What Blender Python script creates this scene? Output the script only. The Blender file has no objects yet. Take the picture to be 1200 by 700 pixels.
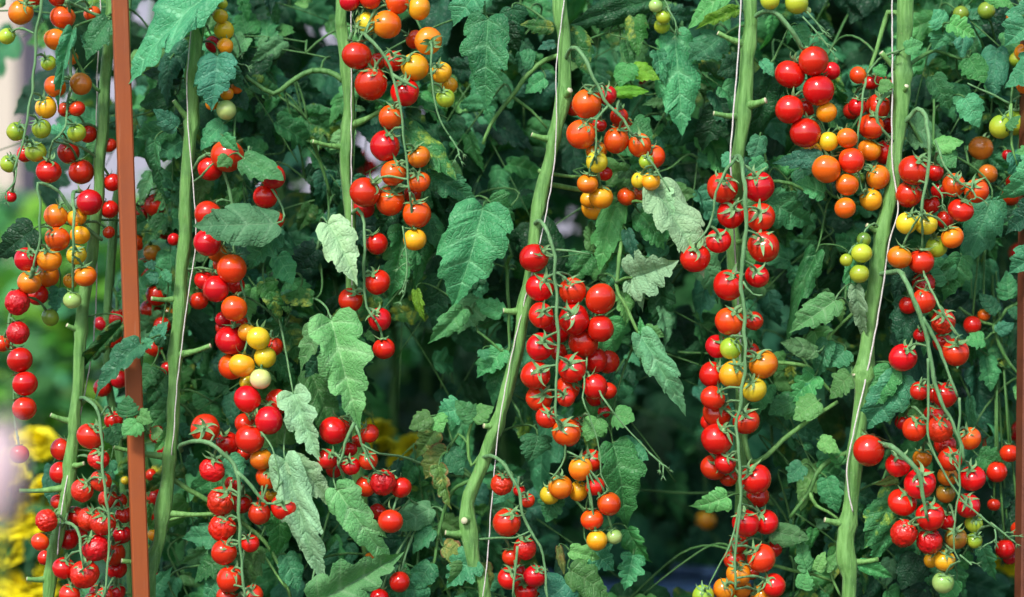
import bpy, math, random
from mathutils import Vector, Matrix, noise

random.seed(7)
S = bpy.context.scene
COL = S.collection

# ------------------------------------------------------------------ camera
D = 2.83          # distance from camera to the plane of the front row (m)
ZC = 0.85         # camera height (m)
MM = 0.001        # one photo pixel on the plane of the front row (m)
cam = bpy.data.cameras.new('camera')
cam.lens = 85.0
cam.sensor_width = 36.0
cam.clip_end = 200.0
cam.clip_start = 0.05
cam.dof.use_dof = True
cam.dof.focus_distance = D - 0.02
cam.dof.aperture_fstop = 1.8
cam.dof.aperture_blades = 9
camo = bpy.data.objects.new('camera', cam)
COL.objects.link(camo)
camo.location = (0, -D, ZC)
camo.rotation_euler = (math.radians(90), 0, 0)
S.camera = camo

# ------------------------------------------------------------------ sky and sun
SUN_EL, SUN_AZ = 44.0, 204.0
W = bpy.data.worlds.new('World')
S.world = W
W.use_nodes = True
wn = W.node_tree
sky = wn.nodes.new('ShaderNodeTexSky')
sky.sky_type = 'NISHITA'
sky.sun_disc = False
sky.sun_elevation = math.radians(SUN_EL)
sky.sun_rotation = math.radians(SUN_AZ)
sky.air_density = 1.0
sky.dust_density = 2.0
bg = wn.nodes['Background']
bg.inputs['Strength'].default_value = 0.10
wn.links.new(sky.outputs[0], bg.inputs[0])
sl = bpy.data.lights.new('sun', 'SUN')
sl.energy = 1.5
sl.angle = math.radians(10)
sl.color = (1.0, 0.96, 0.9)
so = bpy.data.objects.new('sun', sl)
COL.objects.link(so)
e, a = math.radians(SUN_EL), math.radians(SUN_AZ)
sd = Vector((math.sin(a) * math.cos(e), math.cos(a) * math.cos(e), math.sin(e)))
so.rotation_euler = sd.to_track_quat('Z', 'Y').to_euler()
so.location = sd * 6
S.view_settings.view_transform = 'Standard'
S.view_settings.look = 'None'
S.view_settings.gamma = 1.0
S.view_settings.exposure = 1.32
S.render.engine = 'CYCLES'


def P(px, py, y=0.0):
    k = MM * (D + y) / D
    return Vector(((px - 600) * k, y, ZC + (350 - py) * k))


def proj(v):
    k = MM * (D + v.y) / D
    return (v.x / k + 600, 350 - (v.z - ZC) / k)


# ------------------------------------------------------------------ materials
def new_mat(name):
    m = bpy.data.materials.new(name)
    m.use_nodes = True
    return m, m.node_tree, m.node_tree.nodes['Principled BSDF']


def N(nt, t, **kw):
    n = nt.nodes.new(t)
    for k, v in kw.items():
        if k in n.inputs.keys() if hasattr(n.inputs, 'keys') else False:
            n.inputs[k].default_value = v
        else:
            setattr(n, k, v)
    return n


def ramp(nt, stops, fac=None, interp='LINEAR'):
    r = nt.nodes.new('ShaderNodeValToRGB')
    r.color_ramp.interpolation = interp
    el = r.color_ramp.elements
    while len(el) < len(stops):
        el.new(0.5)
    for q, (p, c) in zip(el, stops):
        q.position = p
        q.color = (c[0], c[1], c[2], 1)
    if fac is not None:
        nt.links.new(fac, r.inputs[0])
    return r


def math_(nt, op, a, b=None, clamp=False):
    n = nt.nodes.new('ShaderNodeMath')
    n.operation = op
    n.use_clamp = clamp
    for i, v in enumerate((a, b)):
        if v is None:
            continue
        if isinstance(v, (int, float)):
            n.inputs[i].default_value = v
        else:
            nt.links.new(v, n.inputs[i])
    return n.outputs[0]


def mix(nt, fac, c1, c2, mode='MIX'):
    n = nt.nodes.new('ShaderNodeMix')
    n.data_type = 'RGBA'
    n.blend_type = mode
    for s, v in ((n.inputs[0], fac), (n.inputs[6], c1), (n.inputs[7], c2)):
        if isinstance(v, (int, float)):
            s.default_value = v
        elif isinstance(v, tuple):
            s.default_value = (v[0], v[1], v[2], 1)
        else:
            nt.links.new(v, s)
    return n.outputs[2]


def noise_(nt, scale, detail=3, coord=None, rough=0.55):
    n = nt.nodes.new('ShaderNodeTexNoise')
    n.inputs['Scale'].default_value = scale
    n.inputs['Detail'].default_value = detail
    n.inputs['Roughness'].default_value = rough
    if coord is not None:
        nt.links.new(coord, n.inputs['Vector'])
    return n.outputs[0]


def bump_(nt, h, strength, dist, bsdf, normal=None):
    b = nt.nodes.new('ShaderNodeBump')
    b.inputs['Strength'].default_value = strength
    b.inputs['Distance'].default_value = dist
    nt.links.new(h, b.inputs['Height'])
    if normal is not None:
        nt.links.new(normal, b.inputs['Normal'])
    nt.links.new(b.outputs[0], bsdf.inputs['Normal'])
    return b.outputs[0]


def leaf_mat(name, dark, light, vein, mottle=None, transl=0.25, rough=0.46, brown=False):
    m, nt, b = new_mat(name)
    tc = nt.nodes.new('ShaderNodeTexCoord')
    oi = nt.nodes.new('ShaderNodeObjectInfo')
    geo = nt.nodes.new('ShaderNodeNewGeometry')
    sep = nt.nodes.new('ShaderNodeSeparateXYZ')
    nt.links.new(tc.outputs['UV'], sep.inputs[0])
    u, v = sep.outputs[0], sep.outputs[1]          # u: -1..1 across, v: in lobe units
    at = math_(nt, 'ABSOLUTE', u)
    f = math_(nt, 'ABSOLUTE', math_(nt, 'SUBTRACT', math_(nt, 'FRACT', v), 0.5))
    wv = math_(nt, 'MULTIPLY_ADD', at, -0.05)
    nt.nodes[-1].inputs[2].default_value = 0.085
    side = math_(nt, 'SUBTRACT', 1.0, math_(nt, 'DIVIDE', f, wv), clamp=True)
    side = math_(nt, 'MULTIPLY', side, math_(nt, 'SUBTRACT', 1.0, math_(nt, 'MULTIPLY', at, 0.75)))
    mid = math_(nt, 'SUBTRACT', 1.0, math_(nt, 'DIVIDE', at, 0.055), clamp=True)
    # second-order veins branching from the side veins
    v2 = math_(nt, 'ADD', math_(nt, 'MULTIPLY', at, 5.0), math_(nt, 'MULTIPLY', f, 3.2))
    f2 = math_(nt, 'ABSOLUTE', math_(nt, 'SUBTRACT', math_(nt, 'FRACT', v2), 0.5))
    sec = math_(nt, 'MULTIPLY', math_(nt, 'SUBTRACT', 1.0, math_(nt, 'DIVIDE', f2, 0.11), clamp=True), 0.55)
    vm = math_(nt, 'MAXIMUM', math_(nt, 'MAXIMUM', side, mid), sec)
    n1 = noise_(nt, 26, 4, geo.outputs['Position'])
    base = ramp(nt, [(0.3, dark), (0.72, light)], n1).outputs[0]
    if mottle is not None:
        n2 = noise_(nt, 70, 3, geo.outputs['Position'])
        g = ramp(nt, [(0.52, (0, 0, 0)), (0.68, (1, 1, 1))], n2).outputs[0]
        gg = math_(nt, 'MULTIPLY', g, math_(nt, 'SUBTRACT', 1.0, vm))
        base = mix(nt, gg, base, mottle)
    if brown:
        n3 = noise_(nt, 38, 4, geo.outputs['Position'])
        ed = math_(nt, 'MULTIPLY', math_(nt, 'POWER', at, 1.5), n3)
        base = mix(nt, ramp(nt, [(0.38, (0, 0, 0)), (0.46, (1, 1, 1))], ed).outputs[0], base, (0.22, 0.13, 0.05))
    # pale dust and small blemishes
    n4 = noise_(nt, 420, 2, geo.outputs['Position'])
    sp = ramp(nt, [(0.67, (0, 0, 0)), (0.75, (1, 1, 1))], n4).outputs[0]
    base = mix(nt, math_(nt, 'MULTIPLY', sp, 0.3), base, (0.30, 0.34, 0.22))
    base = mix(nt, math_(nt, 'MULTIPLY', vm, 0.62), base, vein)
    hs = nt.nodes.new('ShaderNodeHueSaturation')
    mr = nt.nodes.new('ShaderNodeMapRange')
    nt.links.new(oi.outputs['Random'], mr.inputs[0])
    mr.inputs[3].default_value = 0.6
    mr.inputs[4].default_value = 1.45
    nt.links.new(mr.outputs[0], hs.inputs['Value'])
    mr2 = nt.nodes.new('ShaderNodeMapRange')
    nt.links.new(math_(nt, 'FRACT', math_(nt, 'MULTIPLY', oi.outputs['Random'], 7.31)), mr2.inputs[0])
    mr2.inputs[3].default_value = 0.475
    mr2.inputs[4].default_value = 0.52
    nt.links.new(mr2.outputs[0], hs.inputs['Hue'])
    nt.links.new(base, hs.inputs['Color'])
    colr = hs.outputs[0]
    nt.links.new(colr, b.inputs['Base Color'])
    b.inputs['Roughness'].default_value = rough
    b.inputs['Specular IOR Level'].default_value = 0.34
    vor = nt.nodes.new('ShaderNodeTexVoronoi')
    vor.feature = 'DISTANCE_TO_EDGE'
    vor.inputs['Scale'].default_value = 175
    nt.links.new(geo.outputs['Position'], vor.inputs['Vector'])
    cell = math_(nt, 'MINIMUM', math_(nt, 'MULTIPLY', vor.outputs[0], 3.0), 0.5)
    h = math_(nt, 'SUBTRACT', cell, math_(nt, 'MULTIPLY', vm, 0.9))
    bump_(nt, h, 0.5, 0.003, b)
    tr = nt.nodes.new('ShaderNodeBsdfTranslucent')
    nt.links.new(mix(nt, 1.0, colr, (1.0, 1.25, 0.45), 'MULTIPLY'), tr.inputs[0])
    ms = nt.nodes.new('ShaderNodeMixShader')
    ms.inputs[0].default_value = transl
    nt.links.new(b.outputs[0], ms.inputs[1])
    nt.links.new(tr.outputs[0], ms.inputs[2])
    nt.links.new(ms.outputs[0], nt.nodes['Material Output'].inputs[0])
    return m


def stem_mat(name, c1, c2, rough=0.55):
    m, nt, b = new_mat(name)
    geo = nt.nodes.new('ShaderNodeNewGeometry')
    mp = nt.nodes.new('ShaderNodeMapping')
    mp.inputs['Scale'].default_value = (1, 1, 0.14)
    nt.links.new(geo.outputs['Position'], mp.inputs[0])
    n1 = noise_(nt, 210, 4, mp.outputs[0])
    n0 = noise_(nt, 18, 3, geo.outputs['Position'])
    c = mix(nt, ramp(nt, [(0.3, (0, 0, 0)), (0.7, (1, 1, 1))], n0).outputs[0], c1, c2)
    c = mix(nt, ramp(nt, [(0.35, (0, 0, 0)), (0.75, (1, 1, 1))], n1).outputs[0], c, tuple(min(1, x * 1.3 + 0.02) for x in c2))
    n5 = noise_(nt, 120, 4, geo.outputs['Position'], 0.7)
    c = mix(nt, ramp(nt, [(0.63, (0, 0, 0)), (0.72, (0.6, 0.6, 0.6))], n5).outputs[0], c, (0.20, 0.19, 0.08))
    n6 = noise_(nt, 34, 3, geo.outputs['Position'], 0.6)
    c = mix(nt, ramp(nt, [(0.5, (0, 0, 0)), (0.75, (0.55, 0.55, 0.55))], n6).outputs[0], c, (0.055, 0.16, 0.05))
    nt.links.new(c, b.inputs['Base Color'])
    b.inputs['Roughness'].default_value = rough
    b.inputs['Specular IOR Level'].default_value = 0.3
    b.inputs['Sheen Weight'].default_value = 0.08
    b.inputs['Sheen Roughness'].default_value = 0.4
    b.inputs['Sheen Tint'].default_value = (0.8, 0.95, 0.8, 1)
    bump_(nt, n1, 0.8, 0.003, b)
    return m


def tomato_mat(name, top, low, rough=0.14, wrinkle=False, bias=0.5):
    m, nt, b = new_mat(name)
    tc = nt.nodes.new('ShaderNodeTexCoord')
    oi = nt.nodes.new('ShaderNodeObjectInfo')
    geo = nt.nodes.new('ShaderNodeNewGeometry')
    sep = nt.nodes.new('ShaderNodeSeparateXYZ')
    nt.links.new(tc.outputs['Object'], sep.inputs[0])
    n1 = noise_(nt, 60, 4, geo.outputs['Position'])
    z = math_(nt, 'ADD', math_(nt, 'MULTIPLY', sep.outputs[2], 0.5), math_(nt, 'MULTIPLY', n1, 0.9))
    fac = ramp(nt, [(bias - 0.28, low), (bias + 0.32, top)], z).outputs[0]
    n2 = noise_(nt, 330, 3, geo.outputs['Position'])
    fac = mix(nt, ramp(nt, [(0.62, (0, 0, 0)), (0.72, (0.35, 0.35, 0.35))], n2).outputs[0], fac,
              tuple(min(1, x * 1.3 + 0.03) for x in low))
    hs = nt.nodes.new('ShaderNodeHueSaturation')
    mr = nt.nodes.new('ShaderNodeMapRange')
    nt.links.new(oi.outputs['Random'], mr.inputs[0])
    mr.inputs[3].default_value = 0.8
    mr.inputs[4].default_value = 1.12
    nt.links.new(mr.outputs[0], hs.inputs['Value'])
    mr2 = nt.nodes.new('ShaderNodeMapRange')
    nt.links.new(math_(nt, 'FRACT', math_(nt, 'MULTIPLY', oi.outputs['Random'], 9.7)), mr2.inputs[0])
    mr2.inputs[3].default_value = 0.497
    mr2.inputs[4].default_value = 0.506
    nt.links.new(mr2.outputs[0], hs.inputs['Hue'])
    nt.links.new(fac, hs.inputs['Color'])
    nt.links.new(hs.outputs[0], b.inputs['Base Color'])
    n3 = noise_(nt, 150, 2, geo.outputs['Position'])
    rr = nt.nodes.new('ShaderNodeMapRange')
    nt.links.new(n3, rr.inputs[0])
    rr.inputs[3].default_value = rough * 0.6
    rr.inputs[4].default_value = rough * 1.7
    nt.links.new(rr.outputs[0], b.inputs['Roughness'])
    b.inputs['Specular IOR Level'].default_value = 0.6
    if wrinkle:
        n4 = noise_(nt, 3.2, 3, tc.outputs['Object'], 0.5)
        rid = math_(nt, 'ABSOLUTE', math_(nt, 'SUBTRACT', n4, 0.5))
        bump_(nt, rid, 0.25, 0.010, b)
    else:
        n4 = noise_(nt, 90, 2, geo.outputs['Position'])
        bump_(nt, n4, 0.12, 0.002, b)
    return m


def plain_mat(name, c1, c2, scale=30, rough=0.6, bump=0.2, dist=0.002):
    m, nt, b = new_mat(name)
    geo = nt.nodes.new('ShaderNodeNewGeometry')
    n1 = noise_(nt, scale, 5, geo.outputs['Position'])
    c = ramp(nt, [(0.3, c1), (0.7, c2)], n1).outputs[0]
    nt.links.new(c, b.inputs['Base Color'])
    b.inputs['Roughness'].default_value = rough
    n2 = noise_(nt, scale * 9, 3, geo.outputs['Position'])
    bump_(nt, n2, bump, dist, b)
    return m


M = {}
M['leaf'] = leaf_mat('leaf_green', (0.026, 0.175, 0.064), (0.078, 0.345, 0.128), (0.19, 0.49, 0.23))
M['leaf_dark'] = leaf_mat('leaf_dark_green', (0.008, 0.060, 0.028), (0.020, 0.110, 0.048), (0.045, 0.16, 0.075))  # darker copy of the leaf green, standing in for shade in foliage behind
M['leaf_blue'] = leaf_mat('leaf_blue_green', (0.024, 0.145, 0.075), (0.055, 0.24, 0.125), (0.12, 0.34, 0.19))
M['leaf_light'] = leaf_mat('leaf_light_green', (0.068, 0.28, 0.068), (0.12, 0.40, 0.11), (0.25, 0.5, 0.20))
M['leaf_pale'] = leaf_mat('leaf_pale_underside', (0.25, 0.48, 0.25), (0.36, 0.60, 0.33), (0.15, 0.36, 0.18), rough=0.75)
M['leaf_grey'] = leaf_mat('leaf_grey_green', (0.07, 0.265, 0.095), (0.145, 0.39, 0.155), (0.27, 0.52, 0.26), rough=0.68)
M['leaf_mottled'] = leaf_mat('leaf_mottled', (0.020, 0.12, 0.034), (0.05, 0.21, 0.058), (0.05, 0.19, 0.06), mottle=(0.24, 0.36, 0.045))
M['leaf_yellowed'] = leaf_mat('leaf_yellowed', (0.10, 0.22, 0.055), (0.22, 0.32, 0.07), (0.10, 0.22, 0.07), mottle=(0.42, 0.36, 0.09), brown=True)
M['leaf_lime'] = leaf_mat('leaf_lime', (0.06, 0.24, 0.020), (0.16, 0.44, 0.030), (0.24, 0.5, 0.08), transl=0.35)
M['stem'] = stem_mat('stem_green', (0.066, 0.200, 0.036), (0.130, 0.300, 0.074))
M['stem_grey'] = stem_mat('stalk_grey_green', (0.060, 0.175, 0.058), (0.115, 0.255, 0.10))
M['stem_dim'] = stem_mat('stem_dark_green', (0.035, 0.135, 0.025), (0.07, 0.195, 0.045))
M['petiole'] = stem_mat('petiole_green', (0.022, 0.10, 0.02), (0.05, 0.15, 0.035))
M['hair'] = plain_mat('stem_hair_pale', (0.30, 0.42, 0.26), (0.45, 0.55, 0.40), 50, 0.7)
M['cut'] = plain_mat('cut_end_straw', (0.40, 0.42, 0.22), (0.62, 0.60, 0.42), 300, 0.8)
M['calyx'] = stem_mat('calyx_green', (0.06, 0.18, 0.05), (0.145, 0.28, 0.105))
TC = {
    'R': ((0.62, 0.012, 0.005), (0.55, 0.004, 0.006), 0.45),
    'V': ((0.74, 0.09, 0.005), (0.68, 0.026, 0.005), 0.55),
    'O': ((0.80, 0.27, 0.010), (0.74, 0.12, 0.006), 0.6),
    'A': ((0.80, 0.42, 0.016), (0.80, 0.27, 0.008), 0.55),
    'Y': ((0.66, 0.54, 0.03), (0.78, 0.50, 0.016), 0.5),
    'L': ((0.26, 0.43, 0.03), (0.46, 0.52, 0.035), 0.55),
    'G': ((0.24, 0.44, 0.10), (0.42, 0.56, 0.17), 0.5),
    'K': ((0.10, 0.22, 0.03), (0.20, 0.30, 0.03), 0.5),
    'P': ((0.48, 0.56, 0.16), (0.78, 0.60, 0.32), 0.35),
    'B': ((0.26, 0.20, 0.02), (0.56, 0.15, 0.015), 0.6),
}
for k, (t, l, bi) in TC.items():
    M['tom' + k] = tomato_mat('tomato_skin_' + {'R': 'red', 'V': 'vermilion', 'O': 'orange', 'A': 'amber', 'Y': 'yellow',
        'L': 'lime', 'G': 'pale_green', 'K': 'deep_green', 'P': 'peach', 'B': 'olive'}[k], t, l, bias=bi)
M['tomw'] = tomato_mat('tomato_skin_wrinkled', TC['R'][0], TC['R'][1], rough=0.2, wrinkle=True)
CNAME = {'R': 'red', 'V': 'orange red', 'O': 'orange', 'A': 'amber', 'Y': 'yellow', 'L': 'yellow green', 'G': 'pale green',
         'K': 'green', 'P': 'pale peach', 'B': 'olive orange'}


# ------------------------------------------------------------------ mesh helpers
class MB:
    def __init__(s):
        s.v, s.f, s.mi, s.uv = [], [], [], None

    def tube(s, pts, rad, n=8, mi=0, cap=True, capmi=None, wob=0.0):
        m = len(pts)
        if not hasattr(rad, '__len__'):
            rad = [rad] * m
        b0 = len(s.v)
        up = Vector((0.13, 0.9, 0.41)).normalized()
        for i, p in enumerate(pts):
            t = (pts[min(i + 1, m - 1)] - pts[max(i - 1, 0)])
            t = t.normalized() if t.length > 1e-9 else Vector((0, 0, 1))
            x = up - t * up.dot(t)
            x = x.normalized() if x.length > 1e-6 else t.orthogonal().normalized()
            up = x
            y = t.cross(x)
            for k in range(n):
                a = 2 * math.pi * k / n
                r = rad[i] * (1 + (wob * (math.sin(5 * a + p.z * 9) + 0.6 * math.sin(2 * a - p.z * 23)) if wob else 0))
                s.v.append(p + x * (math.cos(a) * r) + y * (math.sin(a) * r))
        for i in range(m - 1):
            for k in range(n):
                k2 = (k + 1) % n
                s.f.append((b0 + i * n + k, b0 + i * n + k2, b0 + (i + 1) * n + k2, b0 + (i + 1) * n + k))
                s.mi.append(mi)
        if cap:
            s.f.append(tuple(b0 + (m - 1) * n + k for k in range(n)))
            s.mi.append(mi if capmi is None else capmi)
            s.f.append(tuple(b0 + n - 1 - k for k in range(n)))
            s.mi.append(mi)

    def box(s, c, h, mi=0, rot=None, bev=0.0):
        b0 = len(s.v)
        pts = []
        if bev:
            # octagonal section prism along local z
            sec = [(-h[0] + bev, -h[1]), (h[0] - bev, -h[1]), (h[0], -h[1] + bev), (h[0], h[1] - bev),
                   (h[0] - bev, h[1]), (-h[0] + bev, h[1]), (-h[0], h[1] - bev), (-h[0], -h[1] + bev)]
        else:
            sec = [(-h[0], -h[1]), (h[0], -h[1]), (h[0], h[1]), (-h[0], h[1])]
        n = len(sec)
        for z in (-h[2], h[2]):
            for (x, y) in sec:
                v = Vector((x, y, z))
                if rot is not None:
                    v = rot @ v
                s.v.append(v + c)
        for k in range(n):
            k2 = (k + 1) % n
            s.f.append((b0 + k, b0 + k2, b0 + n + k2, b0 + n + k))
            s.mi.append(mi)
        s.f.append(tuple(b0 + n - 1 - k for k in range(n)))
        s.f.append(tuple(b0 + n + k for k in range(n)))
        s.mi += [mi, mi]

    def mesh(s, name, mats, smooth=True):
        me = bpy.data.meshes.new(name)
        me.from_pydata([tuple(v) for v in s.v], [], s.f)
        for m in mats:
            me.materials.append(m)
        if len(mats) > 1:
            me.polygons.foreach_set('material_index', s.mi)
        if smooth:
            me.polygons.foreach_set('use_smooth', [True] * len(s.f))
        me.update()
        return me


def link(name, me, parent=None):
    o = bpy.data.objects.new(name, me)
    COL.objects.link(o)
    if parent is not None:
        o.parent = parent
        if parent.parent is None:
            o.matrix_parent_inverse = Matrix.Translation(-Vector(parent.location))
    return o


def tag(o, label, cat=None, group=None, kind=None):
    if label:
        o['label'] = label
    if cat:
        o['category'] = cat
    if group:
        o['group'] = group
    if kind:
        o['kind'] = kind
    return o


def empty(name, loc):
    o = bpy.data.objects.new(name, None)
    COL.objects.link(o)
    o.location = loc
    o.empty_display_size = 0.05
    return o


def smooth_path(pts, step=0.012):
    """Catmull-Rom through the points."""
    out = []
    n = len(pts)
    if n == 2:
        k = max(2, int((pts[1] - pts[0]).length / step))
        return [pts[0].lerp(pts[1], i / k) for i in range(k + 1)]
    for i in range(n - 1):
        p0, p1, p2, p3 = pts[max(i - 1, 0)], pts[i], pts[i + 1], pts[min(i + 2, n - 1)]
        k = max(2, int((p2 - p1).length / step))
        for j in range(k):
            t = j / k
            out.append(0.5 * ((2 * p1) + (p2 - p0) * t + (2 * p0 - 5 * p1 + 4 * p2 - p3) * t * t + (3 * p1 - p0 - 3 * p2 + p3) * t ** 3))
    out.append(pts[-1].copy())
    return out


# ------------------------------------------------------------------ leaflet meshes
# half outlines of a blade: (across, along, lobe parameter); lobe tips at .5, 1.5 ..., notches at 1, 2 ...
OUT_LOBED = [(0.012, 0.0, 0.0), (0.13, -0.05, 0.12), (0.26, -0.03, 0.24), (0.35, 0.03, 0.34), (0.40, 0.11, 0.43), (0.42, 0.18, 0.5), (0.39, 0.235, 0.62), (0.33, 0.255, 0.76), (0.255, 0.265, 1.0),
             (0.31, 0.31, 1.15), (0.385, 0.36, 1.28), (0.42, 0.43, 1.4), (0.41, 0.50, 1.5), (0.36, 0.53, 1.62), (0.29, 0.53, 1.78), (0.22, 0.54, 2.0), (0.26, 0.575, 2.18), (0.295, 0.625, 2.35), (0.295, 0.68, 2.5),
             (0.25, 0.715, 2.68), (0.19, 0.715, 2.85), (0.15, 0.725, 3.0), (0.17, 0.765, 3.25), (0.165, 0.82, 3.5), (0.12, 0.85, 3.75), (0.075, 0.87, 4.0), (0.045, 0.93, 4.3), (0.004, 1.0, 4.5)]
OUT_OVATE = [(0.012, 0.0, 0.0), (0.18, -0.05, 0.15), (0.33, 0.0, 0.3), (0.41, 0.10, 0.42), (0.45, 0.20, 0.5), (0.41, 0.225, 0.8), (0.42, 0.27, 1.0), (0.465, 0.36, 1.3), (0.46, 0.45, 1.5), (0.40, 0.46, 1.8), (0.39, 0.51, 2.0),
             (0.40, 0.60, 2.3), (0.36, 0.68, 2.5), (0.29, 0.685, 2.8), (0.26, 0.73, 3.0), (0.23, 0.82, 3.4), (0.13, 0.89, 3.7), (0.07, 0.95, 4.1), (0.004, 1.0, 4.5)]


def leaflet_mesh(name, seed, lobes=4, depth=0.4, sub=2, cols=12, curl=0.25, fold=0.25, twist=0.2, quilt=0.013, out=OUT_LOBED):
    rnd = random.Random(seed)
    wav = rnd.uniform(0, 6)
    wa = rnd.uniform(0.02, 0.055)
    side_bend = rnd.uniform(-0.15, 0.15)
    sides = []
    for sd_ in (0, 1):
        stretch = rnd.uniform(-0.09, 0.09)
        lobef = [rnd.uniform(0.8, 1.12) for _ in range(6)]
        lobey = [rnd.uniform(-.03, .03) for _ in range(6)]
        pts = []
        for (x, y, q) in out:
            k = int(q)
            tipw = math.sin(math.pi * (q - k))            # 1 at the lobe tip, 0 in the notch
            xx = x * (lobef[k] * tipw + (1 - depth * (1 if q > 0.6 else 0)) * (1 - tipw) if x > 0.02 else 1)
            yy = y + (lobey[k] * tipw if 0 < y < .95 else 0) + stretch * math.sin(math.pi * min(1, max(0, y))) + rnd.uniform(-.008, .008) * (1 if 0 < y < .95 else 0)
            pts.append(Vector((xx + rnd.uniform(-.012, .012) * (1 if x > .03 else 0), yy, q)))
        fine = []
        for k in range(len(pts) - 1):
            p0, p1, p2, p3 = pts[max(k - 1, 0)], pts[k], pts[k + 1], pts[min(k + 2, len(pts) - 1)]
            for m in range(sub):
                t = m / sub
                fine.append(0.5 * ((2 * p1) + (p2 - p0) * t + (2 * p0 - 5 * p1 + 4 * p2 - p3) * t * t + (3 * p1 - p0 - 3 * p2 + p3) * t ** 3))
        for k in range(3, len(fine) - 2):                  # small irregular teeth along the margin
            fine[k] = fine[k] + Vector((rnd.uniform(-.016, .012) * (1 if fine[k].x > .06 else .3), rnd.uniform(-.006, .006), 0))
        fine.append(pts[-1])
        sides.append(fine)
    rows = len(sides[0]) - 1
    mid = []
    for i in range(rows + 1):
        y = (sides[0][i].y + sides[1][i].y) / 2
        x = (sides[0][i].x + sides[1][i].x) / 2
        mid.append(y - 0.58 * x)
    mid[0] = 0.0
    lo = 0.0
    for i in range(1, rows + 1):                           # midrib runs evenly from base to tip
        lo = max(lo, mid[i])
        mid[i] = 0.14 * (i / rows) + 0.86 * lo
    mid[rows] = 1.0
    for i in range(1, rows):
        mid[i] = min(max(mid[i], mid[i - 1] + 0.002), 0.998)
    verts, uv = [], []
    for i in range(rows + 1):
        s0 = i / rows
        for j in range(cols + 1):
            t = -1 + 2 * j / cols
            o = sides[0 if t < 0 else 1][i]
            at = abs(t)
            x = o.x * t
            y = mid[i] + (o.y - mid[i]) * at
            q = o.z
            f = q % 1.0
            p = min(1, o.x * 3.2)
            z = fold * abs(x) - curl * y * abs(y) - 0.9 * at ** 3 * o.x * o.x
            z += quilt * (1 - math.exp(-((f - 0.5) / 0.14) ** 2)) * min(1, at * 3) * p
            z -= quilt * 0.9 * math.exp(-(at / 0.12) ** 2) * p
            z += wa * math.sin(y * 13 + wav + (2.1 if t > 0 else 0)) * at * at * p
            z += 0.03 * noise.noise(Vector((x * 6 + seed, y * 6, seed * 1.7))) + 0.012 * noise.noise(Vector((x * 19 + seed, y * 19, seed)))
            an = twist * y
            verts.append((x * math.cos(an) - z * math.sin(an) * 0.5 + side_bend * y * y, y, z + x * math.sin(an)))
            uv.append((t, q))
    faces = []
    c1 = cols + 1
    for i in range(rows):
        for j in range(cols):
            faces.append((i * c1 + j, i * c1 + j + 1, (i + 1) * c1 + j + 1, (i + 1) * c1 + j))
    me = bpy.data.meshes.new(name)
    me.from_pydata(verts, [], faces)
    me.polygons.foreach_set('use_smooth', [True] * len(faces))
    ul = me.uv_layers.new(name='UVMap')
    li = [0] * len(me.loops)
    me.loops.foreach_get('vertex_index', li)
    flat = []
    for k in li:
        flat += uv[k]
    ul.data.foreach_set('uv', flat)
    me.update()
    return me


LOBED = [leaflet_mesh('leaflet_lobed', 11 + i, depth=[-.34, -.16, -.44, -.26, -.36, -.08, -.4, -.22][i], curl=[.25, .5, .12, .38, .65, .2, .3, .45][i],
                      fold=[.3, .55, .2, .4, .3, .7, .5, .25][i], twist=[.4, -.5, .2, -.25, .6, -.4, .1, -.7][i]) for i in range(8)]
OVATE = [leaflet_mesh('leaflet_ovate', 31 + i, depth=[.05, .12, .0][i], sub=1, cols=8, curl=[.15, .35, .22][i], fold=[.25, .45, .2][i],
                      twist=[.2, -.35, .1][i], quilt=0.022, out=OUT_OVATE) for i in range(3)]
SIMPLE = [leaflet_mesh('leaflet_small', 41 + i, depth=[-.2, -.05][i], sub=1, cols=6, curl=[.25, .4][i], fold=.35, twist=[.3, -.3][i]) for i in range(2)]
_matmesh = {}


def with_mat(me, key):
    k = (me.name, key)
    if k not in _matmesh:
        c = me.copy()
        c.name = me.name.split('.')[0] + '_' + key
        c.materials.clear()
        c.materials.append(M[key])
        _matmesh[k] = c
    return _matmesh[k]


def leaf_matrix(base, d, nrm, L, Wd):
    Y = d.normalized()
    Z = nrm - Y * nrm.dot(Y)
    Z = Z.normalized() if Z.length > 1e-6 else Y.orthogonal().normalized()
    X = Y.cross(Z)
    m = Matrix.Identity(4)
    for r in range(3):
        m[r][0], m[r][1], m[r][2], m[r][3] = X[r] * Wd, Y[r] * L, Z[r] * L, base[r]
    return m


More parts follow.
